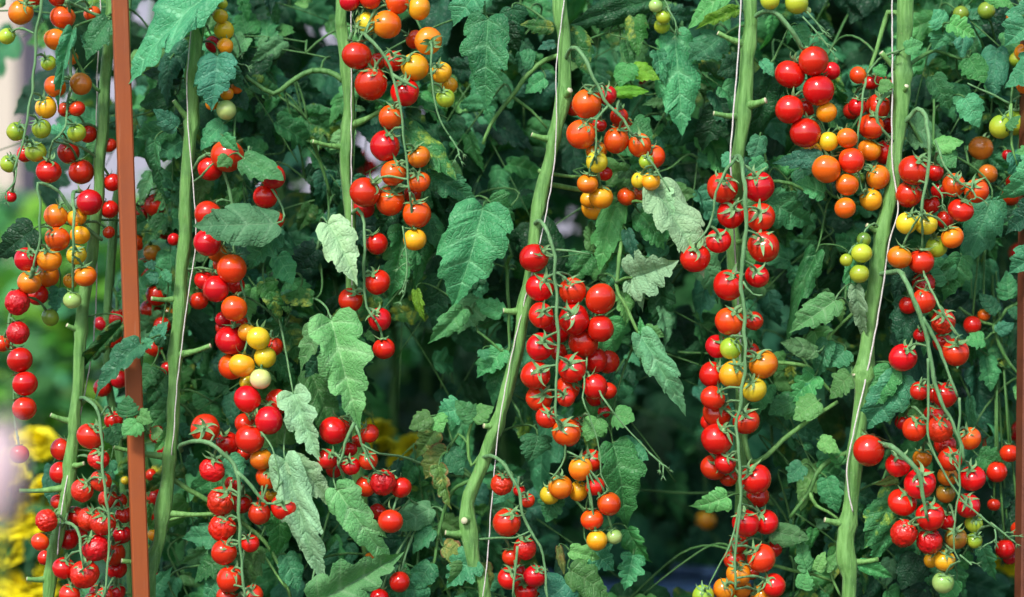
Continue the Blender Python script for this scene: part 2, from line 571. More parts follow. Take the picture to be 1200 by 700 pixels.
# ------------------------------------------------------------------ tomato and calyx meshes
def tomato_mesh(name, seed, nu=28, nv=18, wr=0.0):
    rnd = random.Random(seed)
    zs = rnd.uniform(0.92, 1.03)
    lob = rnd.uniform(0.004, 0.016)
    ph = rnd.uniform(0, 6)
    verts = []
    faces = []
    for i in range(nv + 1):
        th = math.pi * i / nv
        for j in range(nu):
            fi = 2 * math.pi * j / nu
            r = 1 - 0.12 * math.exp(-(th / 0.33) ** 2) - 0.02 * math.exp(-((math.pi - th) / 0.25) ** 2)
            r *= 1 + lob * math.cos(5 * fi + ph) * math.sin(th) ** 2 + 0.012 * math.cos(fi * 2 + ph * 2) * math.sin(th)
            d = Vector((math.sin(th) * math.cos(fi), math.sin(th) * math.sin(fi), math.cos(th)))
            if wr:
                q = Vector((d.x * 2.4, d.y * 2.4, d.z * 1.3)) + Vector((seed * 3.1, 0, 0))
                a = noise.noise(q)
                b = noise.noise(q * 2.3 + Vector((a * 2, 0, a)))
                r *= 1 - wr * (1 - min(1, abs(a) * 4)) - wr * 0.75 * (1 - min(1, abs(b) * 3.5)) * (1 if a > -0.1 else 0.3) - 0.4 * wr * max(0, noise.noise(d * 1.4 + Vector((0, seed, 0))))
            verts.append((d.x * r, d.y * r, d.z * r * zs))
            if i in (0, nv):
                break
    idx = lambda i, j: 0 if i == 0 else (len(verts) - 1 if i == nv else 1 + (i - 1) * nu + j % nu)
    for i in range(nv):
        for j in range(nu):
            if i == 0:
                faces.append((0, idx(1, j), idx(1, j + 1)))
            elif i == nv - 1:
                faces.append((idx(i, j), idx(nv, 0), idx(i, j + 1)))
            else:
                faces.append((idx(i, j), idx(i + 1, j), idx(i + 1, j + 1), idx(i, j + 1)))
    me = bpy.data.meshes.new(name)
    me.from_pydata(verts, [], faces)
    me.polygons.foreach_set('use_smooth', [True] * len(faces))
    me.update()
    return me


TOM = [tomato_mesh('tomato', 3 + i) for i in range(4)]
TOMW = [tomato_mesh('tomato_wrinkled', 20 + i, 64, 44, [0.036, 0.05, 0.066][i]) for i in range(3)]


def calyx_mesh(name, seed):
    rnd = random.Random(seed)
    mb = MB()
    ns = 5 + seed % 2
    for k in range(ns):
        a0 = 2 * math.pi * k / ns + rnd.uniform(-.22, .22)
        L = rnd.uniform(0.75, 1.1)
        lift = rnd.choice((0.05, 0.2, 0.5, 0.9)) * rnd.uniform(.7, 1.2)
        tw = rnd.uniform(-1.1, 1.1)
        rows = 6
        b0 = len(mb.v)
        for i in range(rows + 1):
            s = i / rows
            r = L * s * (1 - 0.25 * lift * s)
            z = 0.90 + 0.04 - 0.18 * max(0, s - 0.25) * (1 - lift) + lift * s * s * 0.55 + 0.03 * math.sin(s * 6 + k)
            w = 0.17 * (1 - s) ** 0.75 * min(1, 0.35 + s * 3.2)
            an = a0 + tw * s * s * 0.6
            for q in (-1, 0, 1):
                x = r * math.cos(an) - q * w * math.sin(an)
                y = r * math.sin(an) + q * w * math.cos(an)
                mb.v.append(Vector((x, y, z - (0.05 * (1 - s) if q == 0 else 0))))
        for i in range(rows):
            for q in range(2):
                mb.f.append((b0 + i * 3 + q, b0 + i * 3 + q + 1, b0 + i * 3 + 4 + q, b0 + i * 3 + 3 + q))
                mb.mi.append(0)
    # receptacle
    mb.tube([Vector((0, 0, 0.84)), Vector((0, 0, 0.93)), Vector((0, 0, 1.0)), Vector((0, 0, 1.06))], [0.16, 0.17, 0.12, 0.08], 8)
    return mb.mesh(name, [M['calyx']])


CAL = [calyx_mesh('calyx', i) for i in range(5)]

# ------------------------------------------------------------------ the ground and the wall behind
mb = MB()
nx = 40
for i in range(nx + 1):
    for j in range(nx + 1):
        x, y = -20 + 40 * i / nx, -20 + 60 * j / nx
        mb.v.append(Vector((x, y, 0.0)))
for i in range(nx):
    for j in range(nx):
        k = i * (nx + 1) + j
        mb.f.append((k, k + nx + 1, k + nx + 2, k + 1))
        mb.mi.append(0)
M['soil'] = plain_mat('soil', (0.035, 0.026, 0.018), (0.085, 0.062, 0.042), 14, 0.95, 0.8, 0.01)
g = link('ground', mb.mesh('ground', [M['soil']]))
tag(g, 'dark bare soil under the tomato rows', None, None, 'structure')

M['panel'] = plain_mat('wall_lavender', (0.29, 0.29, 0.37), (0.38, 0.38, 0.46), 1.5, 0.6, 0.1)
M['panel_warm'] = plain_mat('wall_cream', (0.52, 0.46, 0.38), (0.60, 0.54, 0.46), 1.5, 0.6, 0.1)
M['batten'] = plain_mat('wall_batten', (0.05, 0.045, 0.07), (0.08, 0.07, 0.10), 6, 0.7, 0.2)
WY = 3.2
wall = empty('pale_wall', (0, WY, 0))
tag(wall, 'pale lavender panelled wall far behind the tomato rows', 'wall')
bx = [P(x, 0, WY).x for x in (-420, -170, 32, 235, 470, 700, 930, 1160, 1400, 1640)]
for i in range(len(bx) - 1):
    mb = MB()
    cx, hw = (bx[i] + bx[i + 1]) / 2, (bx[i + 1] - bx[i]) / 2 - 0.012
    mb.box(Vector((cx, WY + 0.03, 1.4)), (hw, 0.015, 1.38))
    link('panel', mb.mesh('panel', [M['panel_warm' if i in (1,) else 'panel']], False), wall)
for x in bx:
    mb = MB()
    mb.box(Vector((x, WY, 1.42)), (0.022, 0.02, 1.42), bev=0.004)
    link('batten', mb.mesh('batten', [M['batten']], False), wall)

# ------------------------------------------------------------------ posts and rail
M['post'] = None
m, nt, b = new_mat('terracotta_paint')
geo = nt.nodes.new('ShaderNodeNewGeometry')
mp = nt.nodes.new('ShaderNodeMapping')
mp.inputs['Scale'].default_value = (1, 1, 0.12)
nt.links.new(geo.outputs['Position'], mp.inputs[0])
n1 = noise_(nt, 60, 5, mp.outputs[0])
n2 = noise_(nt, 260, 3, geo.outputs['Position'])
c = ramp(nt, [(0.3, (0.27, 0.064, 0.017)), (0.7, (0.315, 0.080, 0.021))], n1).outputs[0]
c = mix(nt, ramp(nt, [(0.68, (0, 0, 0)), (0.74, (0.3, 0.3, 0.3))], n2).outputs[0], c, (0.38, 0.17, 0.09))
n3 = noise_(nt, 9, 5, geo.outputs['Position'], 0.65)
c = mix(nt, ramp(nt, [(0.45, (0, 0, 0)), (0.75, (0.6, 0.6, 0.6))], n3).outputs[0], c, (0.20, 0.060, 0.03))
mp2 = nt.nodes.new('ShaderNodeMapping')
mp2.inputs['Scale'].default_value = (1, 1, 0.03)
nt.links.new(geo.outputs['Position'], mp2.inputs[0])
n4 = noise_(nt, 500, 2, mp2.outputs[0])
c = mix(nt, ramp(nt, [(0.70, (0, 0, 0)), (0.76, (0.22, 0.22, 0.22))], n4).outputs[0], c, (0.38, 0.18, 0.10))
nt.links.new(c, b.inputs['Base Color'])
b.inputs['Roughness'].default_value = 0.55
b.inputs['Specular IOR Level'].default_value = 0.25
bump_(nt, n1, 0.25, 0.002, b)
M['post'] = m
M['post_brown'] = plain_mat('shaded_terracotta_paint', (0.10, 0.028, 0.013), (0.15, 0.042, 0.016), 40, 0.55, 0.2)  # same terracotta post type; the shade it stands in is put into this colour


def post(name, p_top, p_bot, w, d, matk, label):
    """p_top / p_bot: two points on the post axis seen in the photograph, prolonged to the ground and above."""
    ax = (p_top - p_bot).normalized()
    lo = p_bot - ax * (p_bot.z / ax.z)
    hi = p_top + ax * ((2.1 - p_top.z) / ax.z)
    root = empty(name, lo)
    tag(root, label, 'post')
    rot = ax.to_track_quat('Z', 'Y').to_matrix()
    yaw = Matrix.Rotation(math.atan2(rot[1][0], rot[0][0]), 3, 'Z')
    xx = Vector((1, 0, 0)) - ax * ax.x
    xx.normalize()
    yy = ax.cross(xx)
    rot = Matrix((xx, yy, ax)).transposed() @ Matrix.Rotation(math.radians(14), 3, 'Z')
    L = (hi - lo).length
    mb = MB()
    mb.box((lo + hi) / 2, (w / 2, d / 2, L / 2 - 0.004), rot=rot, bev=0.0018)
    link('shaft', mb.mesh('shaft', [M[matk]], False), root)
    mb = MB()
    mb.box(hi + ax * 0.004, (w / 2 + 0.002, d / 2 + 0.002, 0.005), rot=rot, bev=0.002)
    link('end_cap', mb.mesh('end_cap', [M[matk]], False), root)
    return hi


h1 = post('support_post', P(141, 0, -0.03), P(166, 700, -0.03), 0.0185, 0.020, 'post', 'slim terracotta painted square post leaning beside the leftmost vines')
h2 = post('support_post', P(1208, 0, 0.0), P(1201, 700, 0.0), 0.020, 0.020, 'post_brown', 'terracotta post coloured dark to look shaded, at the right end of the row')
mb = MB()
ra, rb = h1 + Vector((-0.25, 0.035, -0.015)), h2 + Vector((0.25, 0.035, -0.015))
mb.tube([ra.lerp(rb, i / 12) for i in range(13)], 0.008, 10)
rl = link('top_rail', mb.mesh('top_rail', [M['post']]))
tag(rl, 'slim round rail carried overhead on the posts', 'rail')

# ------------------------------------------------------------------ front-row plants: stems
FRONT = 'tomato plants trained up in the front row'
PL = {}          # key -> dict(root, pts)


def stem_points(spec):
    return [P(x, y, (q[0] if q else 0.0)) for (x, y, *q) in spec]


def make_plant(key, spec, width, label, stubs=(), top=1.95, matk='stem', group=FRONT, name='tomato_plant'):
    pts = stem_points(spec)
    lo = pts[-1].copy()
    gx = Vector((lo.x + (lo.x - pts[-2].x) * 0.5, lo.y + 0.03, 0.0))
    hi = pts[0]
    ctrl = [Vector((hi.x + (hi.x - pts[1].x) * 1.2, hi.y + 0.05, top)), Vector((hi.x + (hi.x - pts[1].x) * 0.6, hi.y + 0.02, (top + hi.z) / 2))] + pts + [Vector(((lo.x * 2 + gx.x) / 3, (lo.y * 2 + gx.y) / 3, lo.z * 0.45)), gx + Vector((0, 0, -0.02))]
    path = smooth_path(ctrl, 0.012)
    root = empty(name, (gx.x, gx.y, 0))
    tag(root, label, 'tomato plant', group)
    nodes = []
    for st in stubs:
        b = P(st[0], st[1], st[4] if len(st) > 4 else 0.0)
        nodes.append(min(path, key=lambda p: (p - b).length))
    rad = []
    rnd = random.Random(hash(key) % 1000 if not isinstance(key, str) else sum(map(ord, key)))
    nphase = rnd.uniform(0, 6)
    for i, p in enumerate(path):
        r = width / 2 * MM * 0.82
        if p.z > 1.25:
            r *= max(0.35, 1 - (p.z - 1.25) * 0.8)
        r *= 1 + 0.05 * math.sin(p.z * 60 + nphase) + 0.12 * noise.noise(p * 26)
        r *= 1 + 0.16 * math.exp(-(((p.z * 9 + nphase) % 1.0 - 0.5) / 0.09) ** 2)
        for q in nodes:
            r *= 1 + 0.32 * math.exp(-((p - q).length / 0.010) ** 2)
        rad.append(r)
    jit = [p + Vector((noise.noise(p * 22), noise.noise(p * 22 + Vector((9, 0, 0))), 0)) * 0.0034 for p in path]
    mb = MB()
    mb.tube(jit, rad, 20, wob=0.06)
    link('main_stem', mb.mesh('main_stem', [M[matk]]), root)
    if group == FRONT:
        hb = MB()
        sel = [i for i, p in enumerate(jit) if 0.42 < p.z < 1.3]
        for _ in range(8500):
            i = rnd.choice(sel)
            p = jit[i].lerp(jit[min(i + 1, len(jit) - 1)], rnd.random())
            an = rnd.uniform(0, 6.283)
            o_ = Vector((math.cos(an), math.sin(an), rnd.uniform(-.25, .25))).normalized()
            b_ = p + o_ * rad[i] * 0.97
            w_ = Vector((-o_.y, o_.x, 0)) * 0.00013
            k0 = len(hb.v)
            hb.v += [b_ - w_, b_ + w_, b_ + o_ * rnd.uniform(.0011, .0026) + Vector((0, 0, rnd.uniform(-.0006, .0004)))]
            hb.f.append((k0, k0 + 1, k0 + 2))
            hb.mi.append(0)
        hr = link('stem_hair', hb.mesh('stem_hair', [M['hair']], False), root)
        hr['kind'] = 'stuff'
    for st, q in zip(stubs, nodes):
        # st: stem px,py -> end px,py (depth of the end)
        yy = st[4] if len(st) > 4 else -0.012
        end = P(st[2], st[3], yy)
        w = (st[5] if len(st) > 5 else 6.5) * MM / 2
        mb = MB()
        midp = q.lerp(end, 0.55) + Vector((0, 0, -0.0015))
        pp = smooth_path([q, midp, end], 0.006)
        n = len(pp)
        mb.tube(pp, [w * (1.55 - 0.75 * min(1, i / n * 1.8)) for i in range(n)], 9, capmi=1)
        link('leaf_stub', mb.mesh('leaf_stub', [M[matk], M['cut']]), root)
    PL[key] = dict(root=root, path=path, anchors=[], mat=matk)
    return root


make_plant('1', [(131, -20, .01), (126, 60, .01), (121, 140, .01), (117, 215, .01), (108, 290, .012), (99, 350), (94, 410), (90, 470), (82, 545), (73, 612), (58, 700)], 16,
           'tomato plant beside the yellow flowers, wrinkled red fruit crowded low on its stem',
           [(97, 383, 79, 381), (86, 488, 60, 486), (80, 573, 23, 575), (62, 684, 32, 678), (83, 545, 99, 543)])
make_plant('1b', [(150, -20, .10), (146, 120, .10), (136, 250, .10), (128, 330, .10), (127, 420, .10), (140, 520, .12), (150, 620, .12), (155, 700, .12)], 12,
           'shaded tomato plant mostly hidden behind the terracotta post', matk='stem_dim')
make_plant('2', [(231, -20), (229, 60), (226, 130), (221, 200), (215, 290), (211, 350), (206, 430), (201, 510), (197, 560), (187, 630), (175, 700)], 17.5,
           'tomato plant just right of the terracotta post, yellow and pale peach tomatoes midway',
           [(213, 352, 178, 350, -.02), (209, 411, 247, 405, -.02, 7), (224, 138, 204, 118), (199, 535, 134, 524, -.02), (183, 664, 143, 657, -.02, 7), (197, 604, 252, 602, 0.0), (227, 95, 238, 60, 0.01)])
make_plant('3', [(402, -20, .02), (403, 40, .02), (408, 110, .02), (408, 160, .02), (406, 200, .02), (411, 260, .02), (413, 330, .03), (412, 400, .04), (414, 470, .05), (420, 560, .09), (432, 640, .11), (440, 700, .11)], 16,
           'tomato plant whose lower stem hides behind a large hanging lobed leaf',
           [(405, 178, 367, 166, 0.0, 6), (409, 146, 447, 130, 0.01, 7)])
make_plant('4', [(656, -20), (659, 40), (661, 100), (652, 150), (640, 205), (629, 255), (624, 300), (617, 350), (607, 405), (594, 455), (577, 510), (560, 555), (550, 590), (548, 625), (556, 660), (570, 705)], 18,
           'tomato plant with a bowed stem and a dense bunch of star-calyxed glossy red tomatoes',
           [(660, 106, 668, 106, -.016, 9), (640, 168, 623, 158, -.008, 7), (612, 360, 590, 364, -.008, 8), (550, 620, 522, 624, -.01, 8), (548, 612, 544, 610, -.018, 10), (584, 498, 567, 499, -.008, 8)])
make_plant('5', [(879, -20), (877, 40), (873, 110), (869, 160), (864, 200, .01), (860, 250, .05), (861, 310, .06), (866, 400, .06), (869, 500, .06), (868, 600, .06), (866, 705, .06)], 18.5,
           'tomato plant with one very long truss hanging straight down in front of its stem',
           [(874, 54, 841, 39, -.012, 7), (868, 141, 836, 133, -.012, 7), (872, 122, 897, 118, -.02, 9), (863, 290, 872, 282, .04, 6)])
make_plant('6', [(1061, -20), (1059, 50), (1056, 110), (1052, 165), (1044, 225), (1033, 285), (1024, 345), (1015, 415), (1008, 475), (1000, 545), (995, 600), (992, 650), (995, 705)], 21,
           'tomato plant with the thickest leaning stem and a looped stalk',
           [(1055, 82, 1032, 62, -.012, 8), (1056, 104, 1062, 101, -.016, 7), (1030, 276, 1015, 264, -.01, 7), (1012, 441, 1054, 441, 0.0, 7), (992, 616, 966, 609, -.01, 8), (993, 657, 1029, 655, -.008, 7), (1011, 441, 1000, 438, -.01, 7)])
make_plant('7', [(1236, -20, .05), (1232, 100, .05), (1226, 220, .05), (1218, 340, .05), (1214, 460, .05), (1212, 580, .05), (1210, 705, .05)], 16,
           'tomato plant behind the shade-toned post, carrying two fused green tomatoes', matk='stem_dim')

# ------------------------------------------------------------------ twine
M['twine'] = plain_mat('white_twine', (0.46, 0.44, 0.41), (0.68, 0.66, 0.63), 500, 0.8, 0.5, 0.0005)


def twine(spec, label, r=0.00075):
    pts = [P(x, y, z) for (x, y, z) in spec]
    top_ = Vector((pts[0].x, ra.y - 0.004, ra.z + 0.002))
    pts = [top_, top_.lerp(pts[0], .5), top_.lerp(pts[0], .85), top_.lerp(pts[0], .95)] + pts
    mb = MB()
    path = smooth_path(pts, 0.005)
    path = [p + Vector((noise.noise(p * 60 + Vector((3, 0, 0))), noise.noise(p * 60), 0)) * 0.0008 for p in path]
    mb.tube(path, [r * (1 + 0.35 * noise.noise(p * 300)) for p in path], 6)
    o = link('support_twine', mb.mesh('support_twine', [M['twine']]))
    tag(o, label, 'twine', 'white twines that hold up the stems')


twine([(228, 0, -.008), (222, 60, -.014), (220, 130, -.014), (230, 270, -.014), (222, 340, -.014), (209, 440, -.012), (203, 520, -.014), (198, 560, .012)], 'white twine tied along the stem just right of the terracotta post')
twine([(118, 20, .02), (114, 120, .024), (114, 300, .025), (110, 400, .02), (98, 470, .012), (74, 590, -.012), (68, 650, -.01)], 'thin white twine beside the stem nearest the yellow flowers')
twine([(661, 0, -.012), (652, 77, -.014), (652, 125, -.014), (650, 187, -.014), (640, 250, -.014), (629, 300, -.014), (608, 380, -.008), (590, 466, -.016), (581, 533, -.018), (571, 655, -.016), (566, 700, -.012)], 'white twine crossing the bowed stem of the plant with the dense red bunch')
twine([(868, 0, -.016), (864, 75, -.016), (858, 150, -.016), (856, 195, -.014), (863, 330, .03), (867, 400, .04), (866, 460, .04)], 'white twine left of the stem above the very long truss', 0.0010)
twine([(1045, -5, -.016), (1045, 100, -.017), (1045, 190, -.017), (1052, 244, -.014), (1042, 284, -.014), (1033, 344, -.014), (1023, 401, -.014), (1008, 470, -.014), (995, 530, -.014), (992, 563, -.015), (999, 600, -.012)], 'white twine running down the thickest leaning stem', 0.0010)
twine([(412, 215, .005), (413, 300, .01), (412, 360, .02), (408, 460, .04)], 'thin twine beside the stem above the large hanging lobed leaf')

# ------------------------------------------------------------------ trusses of fruit
# fruit positions are read off the photograph in sheets of 200 x 234 photo pixels seen at 2.99 x
SH = {k: (x, y) for k, x, y in [(ch, 200 * (i // 3), (0, 234, 466)[i % 3]) for i, ch in enumerate('abcdefghijklmnopqr')]}
SPH = []        # every fruit already placed: (centre, radius)


def parse(txt):
    out = []
    ox = oy = 0
    for item in txt.replace('\n', ' ').split(';'):
        t = item.split()
        if not t:
            continue
        if t[0] in SH:
            ox, oy = SH[t[0]]
            t = t[1:]
        u, v, d = (float(q) for q in t[:3])
        out.append((ox + u / 2.99, oy + v / 2.99, d / 2.99, t[3]))
    return out


def bez(a, b, c, d, n):
    return [a * (1 - t) ** 3 + b * 3 * t * (1 - t) ** 2 + c * 3 * t * t * (1 - t) + d * t ** 3 for t in [i / n for i in range(n + 1)]]


def truss(key, label, lines, fruit, y0=-0.03, rdepth=-0.026, up=0.35, rw=4.6, seed=1, sprigs=(), shift=0.0, matk='stem_grey', blur=False):
    """lines: stalks as photo points; the first ends at the main stem.  fruit: sheet text, front ones first."""
    rnd = random.Random(seed)
    pl = PL[key]
    mb = MB()
    nodes = []
    for li, ln in enumerate(lines):
        w = rw
        if isinstance(ln, tuple):
            w, ln = ln
        pts = []
        for i, q in enumerate(ln):
            yy = q[2] if len(q) > 2 else y0 + rdepth
            pts.append(P(q[0], q[1], yy))
        if li == 0 and len(ln[0]) < 3:
            pts[0].y = 0.0
        path = smooth_path(pts, 0.008)
        n = len(path)
        path = [p + Vector((noise.noise(p * 45 + Vector((seed, 0, 0))), noise.noise(p * 45), 0)) * 0.0028 for p in path]
        mb.tube(path, [w * MM / 2 * 0.86 * (1.15 - 0.55 * i / n) * (1 + 0.3 * noise.noise(p * 90)) for i, p in enumerate(path)], 8)
        nodes += path[max(1, n // 6) if li == 0 else 0:]
    items = []
    for (px, py, d, code) in parse(fruit):
        px += shift
        back = 'b' in code[1:]
        y = y0 + (0.045 if back else 0.0) + rnd.uniform(-0.004, 0.004)
        for _ in range(80):
            r = d / 2 * MM * (D + y) / D
            c = P(px, py, y)
            if all((c - q).length > 0.95 * (r + s) for q, s in SPH):
                break
            y += 0.0035
        SPH.append((c, r))
        items.append((c, r, code, back))
    fr = []
    for c, r, code, back in items:
        cand = [p for p in nodes if p.y < c.y - 0.008] if 'f' in code else nodes
        if cand:
            A = min(cand, key=lambda p: (p.x - c.x) ** 2 + (p.z - c.z - 0.9 * r) ** 2 + 0.3 * (p.y - c.y) ** 2 + (0.002 if p.z < c.z - 0.2 * r else 0))
        else:
            A = c + Vector((0, 0.03, r * 2))
        to = (A - c)
        ax = (to.normalized() * (1 - up) + Vector((rnd.uniform(-.15, .15), 0.0 if 'f' not in code else -1.0, 1)) * up)
        if 'f' in code:
            ax = ax.normalized() + Vector((0, -0.9, 0.3))
        if back:
            ax.y += 0.35
        ax.normalize()
        tip = c + ax * (r * 1.02)
        if to.length > r * 1.1:
            dist = (A - tip).length
            out = (tip - A).normalized() if dist > 1e-5 else ax
            pp = bez(A, A + out * dist * 0.35 + Vector((0, -0.002, 0.002)), tip + ax * dist * 0.42, tip, 7)
            mb.tube(pp, [0.0013, 0.0013, 0.0012, 0.0013, 0.0020, 0.0013, 0.0014, 0.0016], 6)
        fr.append((c, r, code, ax))
    for sp in sprigs:
        # withered flower end: forked little stalks
        b = P(sp[0], sp[1], y0 + rdepth)
        e = P(sp[2], sp[3], y0 + rdepth - 0.004)
        pth = smooth_path([b, b.lerp(e, 0.5) + Vector((0.004, 0, -0.003)), e], 0.008)
        mb.tube(pth, [0.0011] * len(pth), 5)
        for i in range(2, len(pth), 1):
            if rnd.random() < 0.75:
                d0 = (pth[i] - pth[i - 1]).normalized()
                dd = (d0 + Vector((rnd.uniform(-1, 1), rnd.uniform(-.6, .6), rnd.uniform(-1, 1))) * 0.9).normalized()
                q = pth[i] + dd * rnd.uniform(0.006, 0.013)
                mb.tube([pth[i], pth[i].lerp(q, 0.5) + Vector((0, 0, 0.001)), q], [0.0009, 0.0008, 0.0007], 5)
                for _ in range(4):
                    dq = (dd + Vector((rnd.uniform(-1, 1), rnd.uniform(-1, 1), rnd.uniform(-1, 1))) * 0.9).normalized()
                    mb.tube([q, q + dq * 0.003, q + dq * rnd.uniform(0.005, 0.008)], [0.0007, 0.0006, 0.0002], 4)
    t = link('fruit_truss', mb.mesh('fruit_truss', [M[matk]]), pl['root'])
    if label:
        t['label'] = label
    for c, r, code, ax in fr:
        wr = 'w' in code[1:]
        me = with_mat(rnd.choice(TOMW), 'tomw') if wr else with_mat(rnd.choice(TOM), 'tom' + code[0])
        o = link('tomato', me, t)
        q = ax.to_track_quat('Z', 'Y').to_matrix().to_4x4() @ Matrix.Rotation(rnd.uniform(0, 6.28), 4, 'Z')
        o.matrix_basis = Matrix.Translation(c) @ q @ Matrix.Diagonal((r * rnd.uniform(.98, 1.08), r * rnd.uniform(.98, 1.08), r * rnd.uniform(.96, 1.1), 1))
        k = link('calyx', rnd.choice(CAL), t)
        k.matrix_basis = Matrix.Translation(c) @ q @ Matrix.Rotation(rnd.uniform(0, 6.28), 4, 'Z') @ Matrix.Diagonal((r * 1.15, r * 1.15, r * rnd.uniform(1.0, 1.06), 1))
    return t


# plant 1
truss('1', 'truss of orange and yellow green tomatoes', [[(126, 20), (100, 12, -.01), (80, 2, -.03), (60, -18, -.05), (50, 0), (43, 50), (37, 117), (27, 167), (17, 200)], [(80, 0), (84, 40, -.01), (82, 110, -.02), (76, 150), (62, 165)]],
 """a 222 62 90 V; 75 45 88 O; 197 140 80 O; 27 128 58 L; 172 222 54 L; 325 50 58 Vb; 252 205 46 Ob; 195 305 74 O; 285 295 78 B; 163 378 76 A; 272 382 56 V;
 230 385 50 Vb; 147 452 70 L; 58 462 64 L; 270 466 66 L; 127 533 72 L; 33 575 62 L; 172 602 86 R; 90 540 60 Rb; 242 535 76 Rb; 287 603 86 Rb; 310 470 64 Rb;
 120 -12 70 R; 205 -8 66 R; 30 -30 60 O; 385 510 50 Rb; 395 640 60 Rb; 40 690 40 Rb""", sprigs=[(20, 195, 8, 225)], seed=2)
truss('1', 'truss of amber to red tomatoes ending in a tail of red ones', [[(112, 280), (96, 262, -.02), (70, 225, -.04), (45, 215), (47, 234), (48, 267), (42, 314)], [(88, 225, -.02), (88, 262), (85, 300)], [(42, 314), (28, 340, -.03), (12, 365, -.02), (14, 400, -.02), (18, 440, -.02), (17, 488, -.02), (19, 505, -.02)]],
 """b 105 290 80 O; 197 57 80 O; 203 138 82 V; 282 125 70 A; 270 194 68 Y; 300 268 78 O; 175 210 84 O; 270 62 68 A; 95 210 86 R; 315 10 90 R; 170 265 80 Ob; 250 285 50 Ab;
 255 352 62 G; 178 412 58 Kb; 135 335 72 Rb; 63 360 88 Rw; 65 467 82 Rw; 72 562 90 R; 90 645 86 R; 10 505 54 Rb; 385 35 62 Rb; 383 115 44 Vb; c 88 38 86 R; 70 198 64 R""", seed=3)
truss('1', 'crowded truss of wrinkled red tomatoes', [[(86, 470), (98, 466, -.02), (112, 476, -.05), (118, 500, -.05), (122, 560), (128, 600), (126, 660), (122, 700)], [(78, 612, -.01), (90, 618, -.03), (96, 645), (98, 665)]],
 """c 347 215 76 Rw; 363 440 86 Rw; 337 527 94 Rw; 298 618 98 Rw; 225 597 78 R; 313 425 82 Rw; 355 292 74 Rw; 165 430 76 Rw; 143 505 64 V; 290 325 82 Rw; 318 135 90 R; 217 180 78 Rb;
 213 262 74 Rb; 400 80 62 Rb; 205 365 52 Rb; 265 415 72 Rb; 380 355 68 Rwb; 240 495 72 Rb; 245 690 74 R; 160 560 52 Rb; 400 545 82 Rb; 430 480 64 Rb; 410 600 72 Rb; 420 360 56 Rb; 410 680 64 Rb; 370 690 54 R; 330 720 80 R; 280 480 60 Rb; 435 410 60 Rb; 340 680 50 Rb""", seed=4)
# plant 1b (shaded, behind the post)
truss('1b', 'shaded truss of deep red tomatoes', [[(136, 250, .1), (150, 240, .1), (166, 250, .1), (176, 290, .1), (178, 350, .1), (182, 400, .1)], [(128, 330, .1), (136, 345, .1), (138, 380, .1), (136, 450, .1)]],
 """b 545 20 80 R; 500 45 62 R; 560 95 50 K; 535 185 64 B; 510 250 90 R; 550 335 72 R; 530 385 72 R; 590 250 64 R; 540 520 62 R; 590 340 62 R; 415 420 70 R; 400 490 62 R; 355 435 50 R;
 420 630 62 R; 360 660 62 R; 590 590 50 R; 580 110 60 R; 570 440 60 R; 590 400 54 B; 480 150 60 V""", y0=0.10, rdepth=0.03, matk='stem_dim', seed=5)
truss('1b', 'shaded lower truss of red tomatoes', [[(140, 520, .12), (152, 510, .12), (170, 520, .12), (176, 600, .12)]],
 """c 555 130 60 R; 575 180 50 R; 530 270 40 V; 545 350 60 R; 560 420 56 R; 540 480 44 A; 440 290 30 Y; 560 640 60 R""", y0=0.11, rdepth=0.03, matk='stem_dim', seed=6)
# plant 2
truss('2', 'small truss of amber and pale green tomatoes', [[(229, 40), (240, 25, 0), (256, -10, -.01), (264, 10), (268, 40), (270, 75), (268, 100), (264, 130)]],
 """d 183 15 36 L; 175 58 52 Y; 188 107 70 Y; 192 163 56 A; 152 157 58 Rb; 198 330 48 A; 232 308 44 O; 145 365 44 A; 196 387 66 G""", sprigs=[(268, 30, 282, 62), (270, 70, 286, 76)], y0=-.02, rdepth=0.02, seed=7)
truss('2', 'truss of red tomatoes turning yellow and pale peach at its end', [[(224, 200), (236, 186, -.02), (252, 180), (262, 200), (270, 230), (276, 290), (286, 350), (296, 385), (318, 392)], (3, [(228, 214, -.01), (243, 200, -.05), (262, 184), (290, 182)]), (3.4, [(222, 316, 0), (236, 314, -.02), (253, 317)])],
 """d 200 548 112 V; 140 592 88 R; 360 620 86 R; 333 690 86 R; 275 560 62 Rb; e 215 242 100 V; 130 152 94 R; 133 52 92 R; 160 312 94 R; 370 72 62 V; 117 282 68 R; 224 382 88 V; 308 486 82 Y; 250 581 88 A; 316 628 74 P;
 332 552 78 Y; 268 465 60 A; 212 492 108 R; 165 185 64 Ob; 185 228 70 Vb; 100 355 66 Rb; 240 425 64 Rb; 185 420 56 Rb; 190 450 64 Rb; 215 585 96 V; 362 515 64 Rb; 268 640 52 Yb; 12 140 44 Rb; 230 300 60 Rb""", rdepth=0.012, up=0.5, seed=8)
